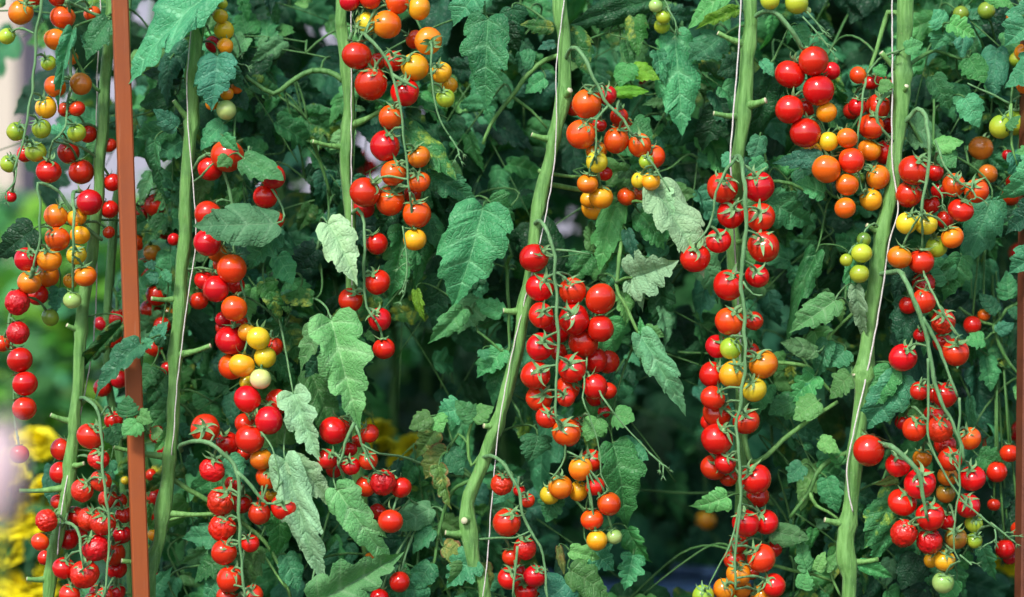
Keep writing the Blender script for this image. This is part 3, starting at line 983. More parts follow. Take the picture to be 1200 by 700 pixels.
truss('2', 'long truss of red tomatoes, several of them wrinkled', [(5.5, [(206, 532), (212, 522, -.015), (227, 517, -.045), (247, 519, -.055), (264, 533), (279, 553), (280, 600), (284, 667), (287, 700)]), [(279, 553), (296, 570), (312, 590), (330, 588)], (3, [(303, 500, -.03), (318, 525), (328, 560), (326, 575)])],
 """f 148 252 94 Rw; 178 362 102 Rw; 398 382 90 Rf; 182 455 94 Rw; 188 542 86 R; 208 635 92 R; 122 108 98 R; 345 80 96 R; 278 145 98 R; 418 323 76 Y; 312 405 78 R; 318 215 76 O; 340 280 78 V; 280 510 64 R; 270 5 92 R; 375 15 88 R; 262 90 72 Rb;
 200 160 78 Rb; 255 195 56 Rb; 357 340 46 Ab; 250 370 74 Rb; 272 565 36 Yb; 195 695 66 R; 290 690 72 R; 220 300 60 Rb; 330 350 50 Rb; 240 720 70 R""", rdepth=-.03, seed=9)
# plant 3
truss('3', 'truss of red tomatoes above, orange and amber below', [[(404, 42), (414, 37, 0), (426, 40, -.03), (434, 46), (450, 66), (461, 88), (468, 120), (473, 160), (477, 200), (480, 225)], [(461, 88), (478, 98), (488, 104)], (3, [(505, 80), (509, 120), (520, 148), (527, 160)])],
 """g 160 88 94 O; 88 85 82 Y; 305 145 92 O; 55 197 104 R; 258 236 98 A; 105 295 112 R; 223 325 98 R; 174 412 84 V; 153 512 104 R; 272 550 80 O; 183 607 90 V; 272 638 76 V; 83 675 106 R; 172 706 104 V; 273 30 82 A; 350 255 74 A;
 365 345 68 L; 185 215 72 R; 30 5 74 R; 100 -2 74 R; 195 10 82 V; 258 140 64 Vb; 130 215 56 Rb; 380 300 54 Ab; h 265 50 98 V; 258 140 84 A; 80 28 74 Rb; 250 -20 60 Rb""", sprigs=[(527, 160, 538, 184), (472, 265, 474, 345)], rdepth=-.03, seed=10)
truss('3', 'slim hanging truss of red tomatoes', [[(411, 250), (420, 245, -.01), (426, 262, -.02), (428, 290), (427, 330), (430, 360), (440, 375)]],
 """h 125 155 76 R; 128 290 88 R; 33 352 86 R; 135 420 82 R; 150 522 78 R""", y0=-.01, rdepth=-.02, seed=11)
truss('3', 'low cluster of red tomatoes', [[(414, 478), (412, 490, -.02), (418, 500), (424, 520), (432, 540), (440, 552)], (4, [(497, 545, .05), (470, 535, 0), (443, 531), (424, 520)]), [(416, 495), (405, 520), (398, 545)], (3, [(505, 600, .06), (482, 585, .02), (462, 560, -.02), (440, 552)])],
 """f 570 115 98 R; i 147 297 86 Rw; 87 310 74 R; 210 315 74 R; 173 433 88 R; 95 220 66 R; 100 125 62 R; 35 240 62 R; 15 320 54 R; 0 100 60 R; 30 180 54 Rb; 130 400 62 Rb; f 550 215 72 R; 575 250 60 Rb; i 205 645 72 Rb; 135 700 64 Rb; 100 560 34 Ob; 60 150 50 Rb""", seed=12, rdepth=-.03)
# plant 4
truss('4', 'truss of orange red tomatoes with amber ones at its tip', [(5.5, [(661, 68), (667, 60, -.02), (675, 57, -.04), (687, 74), (700, 100), (714, 124), (730, 140), (742, 159)]), (3, [(714, 124), (700, 140), (698, 165), (697, 182)]), (3, [(760, 185), (772, 205), (784, 225)])],
 """j 262 365 104 V; 242 472 100 V; 365 493 88 V; 447 510 82 V; 297 568 74 Y; 333 335 68 R; 470 567 52 L; 487 636 66 A; 265 645 74 O; 312 692 82 A; 495 550 84 V; 445 632 56 Y; 295 530 72 O; 215 380 60 Rb; 375 410 64 Rb; 388 445 74 Vb; 325 610 52 Rb;
 400 690 64 Vb; 435 685 56 Vb; 305 440 50 Rb; 270 700 60 Ab; k 287 30 86 A""", seed=13)
truss('4', 'dense bunch of glossy red tomatoes with star calyxes', [(5.2, [(627, 263), (631, 259, -.02), (637, 263, -.05), (643, 274), (650, 301), (652, 351), (653, 408), (651, 465), (652, 492)]), (3, [(647, 293, -.05), (668, 294, -.06), (691, 298, -.06)]), (2.8, [(653, 320, -.04), (665, 322, -.02), (685, 345, 0), (690, 400, 0), (682, 466), (690, 486), (700, 516), (705, 556), (714, 576)]), (2.6, [(700, 455, -.02), (707, 466), (734, 500), (760, 530), (771, 541)])],
 """k 77 205 100 R; 212 320 96 Rf; 217 420 108 Rf; 97 308 100 Rf; 102 405 86 Rf; 98 515 98 Rf; 82 615 102 Rf; 210 592 98 Rf; 310 348 106 R; 95 694 92 R; 250 500 102 R; 310 452 90 R; 290 562 88 R; 195 660 84 R; 290 655 88 R; 335 568 84 Rb; 335 670 60 Rb; 165 535 64 Rb; 170 470 64 Rb; 130 440 54 Rb;
 l 190 122 98 V; 120 70 74 R; 190 0 62 R; 290 0 60 Rb; 235 95 54 Rb; 322 50 44 Rb""", sprigs=[(760, 530, 777, 546)], rdepth=-.03, up=0.12, seed=14)
truss('4', 'little bunch of yellow, amber and orange red tomatoes', [(3.2, [(652, 492, -.05), (662, 515, -.04), (662, 535), (655, 552), (648, 560)]), (2.8, [(662, 528), (678, 536), (684, 545)])],
 """l 170 313 86 O; 240 248 82 O; 278 220 78 R; 340 372 84 V; 280 427 78 V; 297 500 74 A; 232 327 68 A; 290 310 68 R; 132 340 68 Y; 358 487 56 G""", rdepth=-.012, y0=-.02, seed=15)
truss('4', 'lower truss of red tomatoes beside the bowed stem', [(4.6, [(566, 540), (575, 534, -.02), (586, 540, -.04), (596, 553, -.05), (606, 570), (612, 600), (622, 622), (636, 650), (640, 685), (641, 705)]), (3, [(560, 632, 0), (585, 630, -.03), (604, 630), (622, 622)]), (3, [(607, 640, -.06), (604, 670, -.06), (600, 700, -.06)])],
 """i 562 303 76 Rw; 580 437 98 R; l 45 528 82 Rw; 80 625 78 R; 50 675 86 R; 0 555 70 R; -10 632 82 R; 55 360 50 R; 25 325 44 Rb; 20 610 60 Rb; 95 690 60 Rb""", seed=16)
# plant 5
truss('5', 'bunch of large red tomatoes with orange ones below', [(6, [(880, 24), (888, 17, -.01), (900, 13, -.03), (914, 20, -.03), (927, 37, -.03), (940, 60, -.02), (950, 100, 0), (958, 140, 0), (972, 170, 0), (985, 215, 0), (990, 250, 0)])],
 """m 457 215 102 R; 375 262 102 R; 475 318 104 R; 373 385 98 R; 428 467 102 R; 503 395 72 A; 510 497 66 Y; 502 594 98 O; 575 485 72 O; 590 563 86 V; 575 648 78 O; 520 250 62 Rb; 435 375 66 Rb; 455 528 62 Ab; n 568 30 72 O; m 455 650 54 Kb""", rdepth=.02, y0=-.03, up=0.5, seed=17)
truss('5', 'two pale unripe tomatoes at a leafy tip', [(3, [(884, -12), (900, -20, -.01), (920, -25, -.01), (934, -10, -.01), (945, 14, -.01)])], "m 305 3 66 L; 398 12 82 L; 437 38 24 G", sprigs=[(940, 20, 972, 58), (945, 14, 965, 40)], seed=18)
truss('5', 'very long hanging truss of red, orange and yellow tomatoes', [(5.4, [(866, 182), (867, 184, -.03), (870, 200, -.055), (873, 234), (874, 270), (870, 305), (868, 330), (872, 370), (873, 420), (868, 470), (862, 500), (866, 540), (868, 590), (862, 640), (862, 690)]), (4, [(864, 184, -.03), (850, 203, -.06), (840, 225), (835, 255), (826, 272), (818, 284)]), (3, [(871, 330), (882, 345), (893, 346)]), (3, [(868, 590, -.05), (854, 640), (838, 670), (830, 690)])],
 """m 138 660 106 Rf; 265 655 106 Rf; n 168 52 98 Rf; 272 62 98 Rf; 282 165 108 Rf; 43 205 102 R; 125 145 84 Rf; 160 300 106 R; 260 268 82 Rf; 163 427 100 V; 248 425 68 R; 168 521 76 L; 175 612 96 A; 282 577 102 O; 250 665 88 Y; 100 612 86 R; 120 515 80 R; 240 530 56 Rb; 105 694 84 R;
 o 120 55 98 R; 120 145 108 R; 222 83 92 R; 148 228 76 R; 255 285 106 R; 108 245 90 R; 220 440 96 R; 290 435 90 R; 275 562 98 R; 195 618 84 O; 145 672 76 O; 72 694 76 L; 318 657 82 R; 208 668 66 O; 275 694 74 O; 262 345 82 Rb; 95 85 64 Rb; 318 530 60 Rb; 195 510 66 Rb; 180 565 74 Rb; 240 610 56 Rb; 160 280 60 Rb""", rdepth=-.03, up=0.25, seed=19)
# plant 6
truss('6', 'truss of orange and red tomatoes inside a looped stalk', [(5.5, [(1053, 104), (1037, 112, -.01), (1028, 124, -.015), (1028, 144, -.015), (1047, 166, -.005)]), (3.4, [(1052, 60), (1030, 70, .0), (1016, 88, .0), (1012, 110), (1008, 140), (1003, 175), (1004, 200), (1010, 225)])],
 """p 60 445 92 V; 55 527 84 O; 85 375 88 R; 112 535 82 R; 85 622 82 O; 60 700 78 A; 15 265 60 V; 12 375 64 R; 130 440 64 Rb; 18 625 44 Kb; 60 290 56 Rb; m 590 390 60 Rb; p 90 280 50 Rb; 120 300 40 Rb""", y0=-.005, rdepth=-.02, seed=20)
truss('6', 'three small lime green tomatoes', [(3, [(1034, 270), (1024, 262, -.01), (1014, 270), (1006, 284)])], "q 28 188 70 L; 20 260 66 L; 35 140 48 K; n 572 212 46 L", y0=-.03, rdepth=0.01, seed=21)
truss('6', 'truss of red tomatoes with yellow and orange ones below', [(6, [(1058, 148), (1067, 136, -.01), (1075, 128, -.02), (1084, 136, -.03), (1089, 160), (1088, 187), (1084, 215), (1080, 250)]), (3.4, [(1096, 165, -.04), (1106, 195), (1122, 213), (1138, 222)])],
 """p 210 598 104 R; 192 682 92 R; 430 670 86 V; 350 650 82 V; 285 605 60 Rb; q 185 83 76 Y; 252 85 80 Y; 375 38 86 R; 345 132 82 O; 290 165 74 L; 160 202 84 O; 236 217 92 R; 270 20 64 Rb; 320 70 64 Rb; 300 -30 60 Rb""", sprigs=[(1092, 215, 1104, 232), (1138, 222, 1140, 234)], seed=22)
truss('6', 'broad drooping truss of red, partly wrinkled tomatoes', [(6.4, [(1034, 322), (1045, 319, -.02), (1057, 321, -.05), (1070, 348), (1080, 378), (1090, 415), (1094, 448), (1100, 466), (1120, 503), (1130, 540)]), (5, [(1080, 372), (1097, 401), (1110, 435), (1122, 465)]), (3.4, [(1082, 323, -.04), (1100, 359), (1124, 398)]), (3.4, [(1088, 420), (1087, 466), (1087, 509), (1104, 550), (1124, 583), (1147, 603), (1167, 620), (1176, 626)]), (3, [(1124, 466), (1124, 560), (1117, 633), (1124, 657)])],
 """q 313 428 90 Rw; 172 554 96 R; 357 535 94 R; 245 355 86 R; 320 685 86 R; 245 295 82 Rwb; 190 370 64 Rb; 235 475 54 Rb; 310 500 64 Rb; 230 670 64 R; 280 680 64 Rb;
 r 212 110 84 R; 300 112 88 Rw; 407 143 78 V; 337 215 82 Rf; 415 282 90 R; 400 378 84 R; 280 60 72 Rb; 320 165 78 Rb; 170 85 54 Rb; 240 212 66 Ob; 328 275 68 Ob; 322 335 68 Bb; 420 440 64 L; 422 500 56 L; 358 492 78 B; 325 430 64 Rb; 318 570 74 A; 270 570 50 Ab; 313 647 74 G""", sprigs=[(1160, 612, 1184, 632), (1165, 620, 1160, 636), (1124, 650, 1138, 662)], seed=23, rdepth=-.04)
truss('6', 'arching truss of plump red tomatoes, two of them wrinkled', [(7, [(1036, 521, -.045), (1044, 524), (1054, 531), (1074, 550), (1080, 580), (1086, 606)]), (4, [(1002, 505, -.0), (1018, 512, -.02), (1036, 521)])],
 """r 52 185 110 R; 155 235 88 R; 232 300 110 R; 170 366 96 R; 268 415 102 R; 175 475 94 Rw; 265 503 92 Rw""", y0=-.045, rdepth=-.03, seed=24)
# plant 7 and the small green fruit at the top
truss('7', 'pair of fused green tomatoes', [(3.4, [(1228, 150, .05), (1210, 112, .02), (1184, 122, -.01), (1184, 160, -.01)]), (3.4, [(1184, 122, -.01), (1135, 98, -.02)])], "p 515 445 80 L; 565 430 92 L; 592 185 60 A; 598 300 60 O; 570 210 50 Lb", y0=0.0, rdepth=-.02, seed=25)
truss('7', 'shaded red tomatoes in the gloom', [(3.4, [(1228, 150, .12), (1190, 140, .14), (1160, 160, .16), (1158, 210, .16)])], "p 445 520 84 B; 470 610 66 B; 570 65 72 B; 465 38 62 K; 375 50 54 K; 560 640 56 R; 550 690 64 V; 540 545 40 R; r 545 195 64 R; 500 260 74 R; 530 530 66 R; 490 375 46 R; q 455 405 44 O; 415 440 64 R; r 545 560 50 R; 580 460 60 R", y0=.06, rdepth=.03, matk='stem_dim', seed=26)
truss('4', 'three tiny unripe green tomatoes', [(2.6, [(700, -30), (740, -40, .02), (770, -15, .02), (782, 10, .02), (788, 30, .02)])], "j 503 22 50 G; 530 60 56 L; 525 92 54 L", y0=.02, rdepth=-.01, sprigs=[(782, 10, 792, 34)], seed=27)

# ------------------------------------------------------------------ side shoots and petioles the photograph shows
def shoot(key, spec, w=5.0, matk='stem_dim', y=0.03, name='side_shoot'):
    pts = [P(q[0], q[1], q[2] if len(q) > 2 else y) for q in spec]
    path = smooth_path(pts, 0.01)
    n = len(path)
    mb = MB()
    mb.tube([p + Vector((noise.noise(p * 40), noise.noise(p * 40 + Vector((5, 0, 0))), noise.noise(p * 40 + Vector((0, 7, 0))))) * 0.0018 for p in path],
            [w * MM / 2 * (1.1 - 0.45 * i / n) for i in range(n)], 8)
    link(name, mb.mesh(name, [M[matk]]), PL[key]['root'])
    PL[key]['anchors'] += path[::3]


shoot('3', [(402, 95, .02), (385, 84), (367, 83), (347, 92), (320, 110), (300, 98), (288, 88)], 7)
shoot('3', [(367, 166, .0), (372, 180, .03), (380, 205, .04), (388, 230, .05)], 5)
shoot('4', [(655, 66, .005), (640, 70), (620, 87), (600, 113), (575, 147), (567, 170)], 6, 'stem')
shoot('4', [(600, 113), (622, 130, .04), (640, 150, .04)], 4)
shoot('4', [(632, 200, .0), (655, 205, .02), (680, 208, .03)], 5, 'stem')
shoot('4', [(640, 215, .02), (690, 225, .05), (726, 238, .04), (728, 280, .02), (723, 335, .01), (735, 362, .0), (750, 395, .0)], 6, 'stem')
shoot('4', [(726, 240, .04), (745, 236, .0), (768, 240, -.02)], 4, 'stem')
shoot('4', [(723, 332, .01), (732, 326, -.01), (742, 325, -.02)], 4, 'stem')
shoot('4', [(600, 300, .02), (594, 311), (596, 360), (596, 414), (575, 400), (560, 388)], 4.6)
shoot('4', [(575, 515, .0), (552, 546, .02), (549, 520, .02), (552, 500, .02), (556, 490, .02)], 4.6, 'stem')
shoot('4', [(560, 560, .01), (530, 575), (520, 600), (512, 640), (507, 665)], 5)
shoot('4', [(549, 520, .02), (538, 508, .03), (525, 530, .03)], 3.4)
shoot('5', [(866, 470, .05), (880, 541, .02), (917, 516, .02), (940, 498, .02), (980, 471, .04)], 7, 'stem')
shoot('5', [(872, 430, .04), (910, 425, .03), (947, 430), (962, 445), (974, 460)], 5.5, 'stem')
shoot('6', [(1018, 340, .01), (1000, 366), (975, 390), (957, 411)], 4.4, 'stem')
shoot('6', [(1002, 524, .01), (992, 531), (964, 546), (947, 576), (925, 606)], 6.5)
shoot('6', [(947, 576), (955, 592), (970, 600), (985, 610)], 4.4, 'stem')
shoot('5', [(868, 650, .05), (910, 663), (940, 670), (974, 680)], 5, 'stem')
shoot('6', [(985, 640, .02), (972, 668, .01), (985, 700, .01)], 4, 'stem')
shoot('6', [(1040, 240, .02), (1010, 240), (975, 230), (962, 215)], 5)
shoot('5', [(872, 215, .02), (912, 212, .02), (940, 222, .02), (968, 235, .02)], 5)
shoot('5', [(876, 62, .01), (900, 78, .02), (917, 48, .02)], 3.6)
shoot('7', [(1222, 300, .06), (1200, 350, .06), (1180, 362, .06), (1164, 380, .06), (1140, 372, .06), (1124, 361, .06)], 5)
shoot('7', [(1164, 380, .06), (1174, 415, .06), (1196, 441, .06)], 5)
shoot('6', [(1060, 80, .02), (1095, 60, .04), (1130, 70, .04), (1137, 60, .04)], 5)
shoot('6', [(1058, 20, .0), (1040, 15, .02), (1030, 50, .02), (1018, 85, .02)], 6, 'stem')
shoot('7', [(1184, 122, -.01), (1185, 170, -.01), (1192, 195, -.01)], 3.4, 'stem')
shoot('6', [(1063, 140, .01), (1090, 180, .02), (1094, 110, .02), (1092, 90, .03)], 4)
shoot('2', [(196, 610, .0), (250, 603, .0), (300, 640, .0), (335, 690, .0)], 4, 'stem')
shoot('2', [(200, 560, .01), (280, 610, .02), (318, 645, .01), (340, 700, .01)], 6, 'stem')
shoot('1', [(121, 110, .01), (104, 95, .0), (86, 60, -.01), (82, 40, -.02)], 4)
shoot('1', [(90, 480, .01), (102, 468, .01), (118, 478, .02), (130, 500, .03)], 5, 'stem')

# ------------------------------------------------------------------ leaves placed where the photograph shows them
# plant, base px,py, tip px,py, width px, kind (L lobed, O ovate), material, depth of base, depth change to the tip
HL = """
7 1222 10 1186 52 56 L leaf -.04 0;7 1225 70 1180 92 46 L leaf_blue -.03 0;7 1222 190 1188 236 48 L leaf -.03 0;7 1222 240 1184 268 44 L leaf_dark -.03 0;7 1220 290 1190 322 40 L leaf -.04 0;7 1216 30 1196 5 40 L leaf_mottled -.03 0
2 250 -10 136 70 76 L leaf -.04 -.03;2 250 -26 228 36 40 L leaf -.03 0;1 86 36 56 126 24 L leaf_blue -.06 0;1 128 24 98 60 34 O leaf -.02 -.01;1 112 60 100 40 20 O leaf_blue -.01 0
2 222 55 186 88 40 L leaf_blue .02 -.01;2 212 92 172 78 30 O leaf_dark .03 0;2 205 112 165 120 32 O leaf_dark .03 0;2 200 70 190 115 26 L leaf_blue .01 -.01;2 208 150 182 132 22 O leaf_blue -.01 -.01;2 205 150 160 160 32 L leaf .02 0
2 214 165 182 186 36 L leaf_blue .02 0;2 182 165 182 234 26 L leaf .0 0;2 255 66 252 122 48 L leaf_blue -.04 -.01;2 252 70 226 98 26 L leaf_blue -.03 0;2 258 70 285 102 26 L leaf_blue -.03 0;2 275 106 288 128 22 O leaf_dark 0 0
2 286 186 329 208 33 O leaf_light -.06 -.01;2 268 184 258 196 17 O leaf_light -.06 0;2 262 146 232 168 30 O leaf -.0 0;2 262 160 275 176 18 O leaf -.05 0;2 324 262 232 264 58 L leaf_grey -.055 -.015;2 322 272 290 312 44 L leaf -.02 0
2 310 330 330 372 26 L leaf_mottled -.02 0;2 326 300 345 330 34 L leaf .01 0;3 372 292 345 318 34 L leaf_dark .03 0;3 366 350 328 346 26 L leaf_mottled .01 0;3 384 262 422 320 44 L leaf_pale -.04 -.02;3 383 376 346 424 40 L leaf_grey -.02 -.01
3 388 374 420 494 66 L leaf_grey -.05 -.02;3 392 375 425 422 40 L leaf_grey -.045 -.01;3 386 400 358 440 36 L leaf_dark .01 0;2 344 460 370 538 44 L leaf_pale -.03 -.02;2 334 538 372 682 50 L leaf_pale -.035 -.02;2 342 540 396 586 36 L leaf_pale -.03 -.01
3 394 572 448 660 42 L leaf_grey -.04 -.02;3 372 706 468 652 58 L leaf_grey -.05 0;2 272 548 222 580 46 L leaf .01 0;2 268 535 286 560 26 O leaf_blue -.03 0;2 262 626 215 632 32 L leaf_blue .01 0;2 260 655 224 672 38 L leaf .01 0;2 262 668 236 704 40 L leaf .01 0
2 326 600 338 652 44 L leaf .0 0;2 335 650 352 690 34 L leaf .01 0;2 300 640 280 690 34 O leaf_light .0 0;3 572 22 566 114 62 L leaf -.01 -.02;3 562 -15 532 26 44 L leaf .0 0;3 592 30 604 58 30 L leaf_dark .03 0;3 478 152 536 204 40 L leaf_mottled -.01 -.01;3 505 205 560 232 36 L leaf .0 0
4 566 242 542 354 78 L leaf -.01 -.02;4 572 235 600 275 46 L leaf .02 0;4 556 232 524 268 46 L leaf_dark .02 0;3 492 255 500 332 40 L leaf .02 -.01;3 474 268 460 346 46 L leaf .02 0;3 500 254 522 294 24 O leaf .01 0;3 465 240 440 282 30 L leaf_dark .03 0
4 542 362 510 402 28 L leaf_light .0 -.01;4 488 340 492 374 15 O leaf_lime .02 0;4 520 325 505 380 40 L leaf_dark .04 0;4 560 350 540 390 40 L leaf_grey .03 0;4 588 368 560 352 24 O leaf .02 0;4 566 410 567 420 16 O leaf .02 0;4 590 410 560 440 34 L leaf .03 0;4 592 414 570 470 40 L leaf .04 0
4 722 238 700 308 36 O leaf_light .03 -.01;4 766 222 834 300 58 L leaf_pale -.02 -.03;4 770 220 786 250 34 L leaf_pale -.015 -.02;4 740 326 788 312 60 L leaf_pale -.02 -.03;4 737 328 762 352 30 L leaf_pale -.01 0;4 734 270 742 304 18 O leaf_blue .01 0;4 750 250 782 286 34 L leaf .03 0
4 750 392 806 478 36 L leaf_grey -.01 -.01;4 756 385 776 394 16 O leaf_light -.01 0;4 752 392 752 374 12 L leaf -.01 0;4 790 40 802 152 58 L leaf .05 -.01;4 764 0 672 24 36 O leaf_dark .05 0;4 742 12 748 60 26 O leaf_mottled .05 -.01;4 742 80 772 88 22 O leaf_lime .03 0;4 722 108 758 104 16 O leaf_lime .03 0
4 735 75 728 100 28 O leaf .03 0;4 668 36 692 80 32 O leaf_mottled .02 -.01;4 648 32 612 28 18 O leaf_mottled .02 0;4 626 72 610 64 24 O leaf .03 0;4 638 92 616 104 24 O leaf .03 0;4 600 10 603 60 34 L leaf_dark .03 0;4 650 52 632 54 14 O leaf_blue .01 0
4 742 145 768 158 36 L leaf .02 0;4 718 520 746 612 60 L leaf .0 -.01;4 700 490 690 516 28 O leaf_light -.01 0;4 720 485 742 492 30 O leaf_light -.01 0;4 728 520 760 535 34 L leaf .01 0;4 690 640 718 668 40 L leaf .01 0;4 668 668 716 694 40 L leaf_light -.01 0;4 664 682 640 712 46 L leaf_blue -.01 -.01
4 668 645 700 655 22 O leaf_light 0 0;4 735 620 755 662 34 L leaf .02 0;4 742 650 732 690 34 L leaf .02 0;4 655 640 660 672 10 O leaf_yellowed -.01 0;4 650 580 640 610 34 L leaf .02 0;4 630 510 628 540 40 L leaf .03 0
5 864 12 820 28 18 L leaf_lime .0 -.01;5 850 -8 806 24 36 L leaf_light .02 0;5 844 45 812 70 44 L leaf .03 0;5 868 72 842 86 28 O leaf_dark .02 0;5 905 84 884 178 42 L leaf_dark .03 0;5 934 30 944 52 24 O leaf .0 0;5 962 186 914 182 26 L leaf_blue -.03 0;5 890 160 884 190 26 L leaf .0 0;5 896 190 876 205 24 O leaf .0 0
5 892 72 906 86 18 O leaf .01 0;5 858 182 846 194 18 O leaf .01 0;5 965 226 935 214 28 L leaf .0 0;5 900 236 952 262 54 L leaf .04 0;6 956 296 904 398 34 L leaf .01 0;6 978 352 932 386 36 L leaf_grey .0 -.01;6 956 412 918 402 26 L leaf_grey .0 -.01;6 970 400 952 440 30 L leaf .02 0;6 996 300 1000 350 20 L leaf .01 0
6 1002 336 1012 400 24 L leaf_pale -.02 0;6 990 410 970 432 32 L leaf .02 0;6 996 440 972 462 34 L leaf_light .01 0;6 955 440 925 470 34 L leaf .02 0;6 940 452 948 474 26 O leaf .02 0;5 958 470 930 488 32 O leaf_light -.0 0;5 932 468 904 486 30 O leaf .02 0;6 960 516 984 526 20 O leaf_light .01 0;6 940 545 922 560 26 O leaf .02 0
5 904 622 946 632 28 O leaf_grey -.01 0;5 852 582 816 598 30 L leaf_light -.04 0;6 946 668 936 634 22 L leaf_light -.0 0;6 956 668 966 648 16 O leaf_light 0 0;6 968 668 980 650 16 O leaf_light 0 0;6 968 560 976 600 30 O leaf .02 0;6 990 590 970 560 26 O leaf .03 0;6 940 690 945 670 22 O leaf_light .0 0;6 985 545 970 520 22 L leaf .03 0
6 1104 30 1094 14 26 O leaf .02 0;6 1112 28 1142 42 28 L leaf_light .01 0;6 1106 34 1100 58 30 L leaf .03 0;6 1060 58 1080 52 20 O leaf_light -.02 0;6 1030 100 1046 102 18 O leaf_light -.02 0;6 1038 85 1024 80 16 O leaf .0 0;6 1135 68 1152 96 32 O leaf .02 0;6 1130 115 1150 145 30 O leaf .02 0;6 1092 90 1112 125 30 O leaf .02 0
6 1066 152 1118 158 46 L leaf_grey .02 0;6 1096 172 1126 162 22 O leaf_light .01 0;6 1104 178 1122 192 28 O leaf_light .01 0;7 1195 20 1150 60 66 L leaf_dark .1 0;7 1155 -6 1190 4 20 O leaf_light .0 0;7 1186 180 1206 220 34 L leaf_blue -.01 0;7 1180 150 1194 136 14 O leaf_light -.02 0;7 1210 178 1192 176 16 O leaf_light -.02 0
6 1162 232 1132 312 42 O leaf .03 0;7 1190 250 1160 280 30 O leaf_dark .06 0;7 1200 255 1172 262 34 L leaf .06 0;7 1182 350 1178 320 24 O leaf .05 0;7 1168 366 1150 344 20 O leaf_blue .05 0;7 1168 390 1186 378 17 O leaf_blue .05 0;7 1152 398 1132 396 26 O leaf .05 0;7 1198 370 1182 362 18 O leaf .05 0;7 1196 378 1188 432 24 O leaf_dark .08 0
6 1044 432 1014 482 40 L leaf -.01 0;6 1056 440 1018 508 48 L leaf_blue -.01 0;6 1058 462 1064 500 20 L leaf .0 0;6 1052 572 1018 642 44 L leaf_mottled .0 0;6 1048 600 1030 660 36 L leaf .01 0;7 1146 534 1172 546 32 O leaf .06 0;6 1006 660 1044 676 18 O leaf .0 0;6 1050 560 1030 570 14 L leaf_yellowed -.01 0;7 1135 466 1140 510 14 O leaf .05 0
6 1120 680 1104 704 26 L leaf .0 0;6 1075 650 1060 690 36 O leaf_dark .03 0;6 1150 640 1165 680 26 L leaf .04 0;6 1136 250 1150 230 30 L leaf_light .04 0;6 1064 300 1052 350 30 O leaf_dark .02 0;6 1066 350 1056 410 36 O leaf_dark .02 0;6 1110 330 1092 300 40 L leaf .03 0;6 1126 300 1112 350 40 L leaf .03 0
2 165 404 106 449 40 L leaf_blue -.06 -.02;2 168 406 178 400 15 O leaf_blue -.055 0;2 182 400 192 378 22 L leaf_blue -.02 0;2 186 405 192 396 12 O leaf_blue -.04 0;1 143 380 88 436 20 L leaf_mottled -.03 .03;1 40 268 -8 300 44 L leaf_dark -.01 0;1 45 285 20 300 24 O leaf_dark -.01 0;1 70 338 62 368 24 L leaf_blue .02 0
2 182 312 170 308 14 L leaf_blue -.02 0;2 186 326 172 324 14 O leaf_blue -.02 0;2 192 318 200 330 12 O leaf_blue -.02 0;2 150 488 146 466 26 O leaf -.06 0;2 162 486 178 492 18 O leaf_light -.06 0;2 162 494 146 510 24 O leaf_light -.06 0;2 178 508 190 506 16 O leaf_light -.05 0;1 130 500 140 520 26 O leaf .0 0
4 505 488 480 500 24 O leaf_light .0 0;4 510 488 520 504 22 O leaf_light .0 0;4 540 478 518 488 36 L leaf .02 0;4 556 492 536 470 24 O leaf_light .0 0;4 554 490 574 474 24 O leaf_light -.0 0;4 525 530 545 552 30 O leaf .02 0;4 525 526 500 560 40 L leaf_yellowed .03 0;4 515 545 524 596 26 L leaf_yellowed .0 0;4 510 505 490 535 34 L leaf_yellowed .04 0
4 556 655 522 684 46 L leaf_blue .0 0;4 545 660 536 696 36 L leaf_light .0 0;4 505 660 486 690 36 L leaf .03 0;4 520 640 545 650 30 L leaf_yellowed .03 0;4 568 660 574 700 20 L leaf_yellowed .03 0;4 600 560 580 590 30 L leaf .02 0;4 505 595 460 620 36 L leaf_grey .03 0;4 507 620 480 640 30 O leaf .03 0;3 500 685 460 700 34 L leaf .03 0
1b 170 700 196 670 36 L leaf .04 0;2 178 430 160 460 34 L leaf .05 0;2 195 440 172 470 34 L leaf .05 0;2 200 470 180 500 30 L leaf .05 0;1 130 540 118 580 22 L leaf_blue .04 0;1 62 545 56 590 24 O leaf_blue .05 0
"""
OBJ_LEAVES = 0


def nearest_anchor(key, p, maxup=0.04):
    pl = PL[key]
    best, bd = None, 1e9
    for q in pl['path']:
        if q.z < p.z - 0.12:
            continue
        dd = (q - p).length + 0.05
        if dd < bd:
            best, bd = q, dd
    for q in pl['anchors']:
        dd = (q - p).length
        if dd < bd:
            best, bd = q, dd
    return best


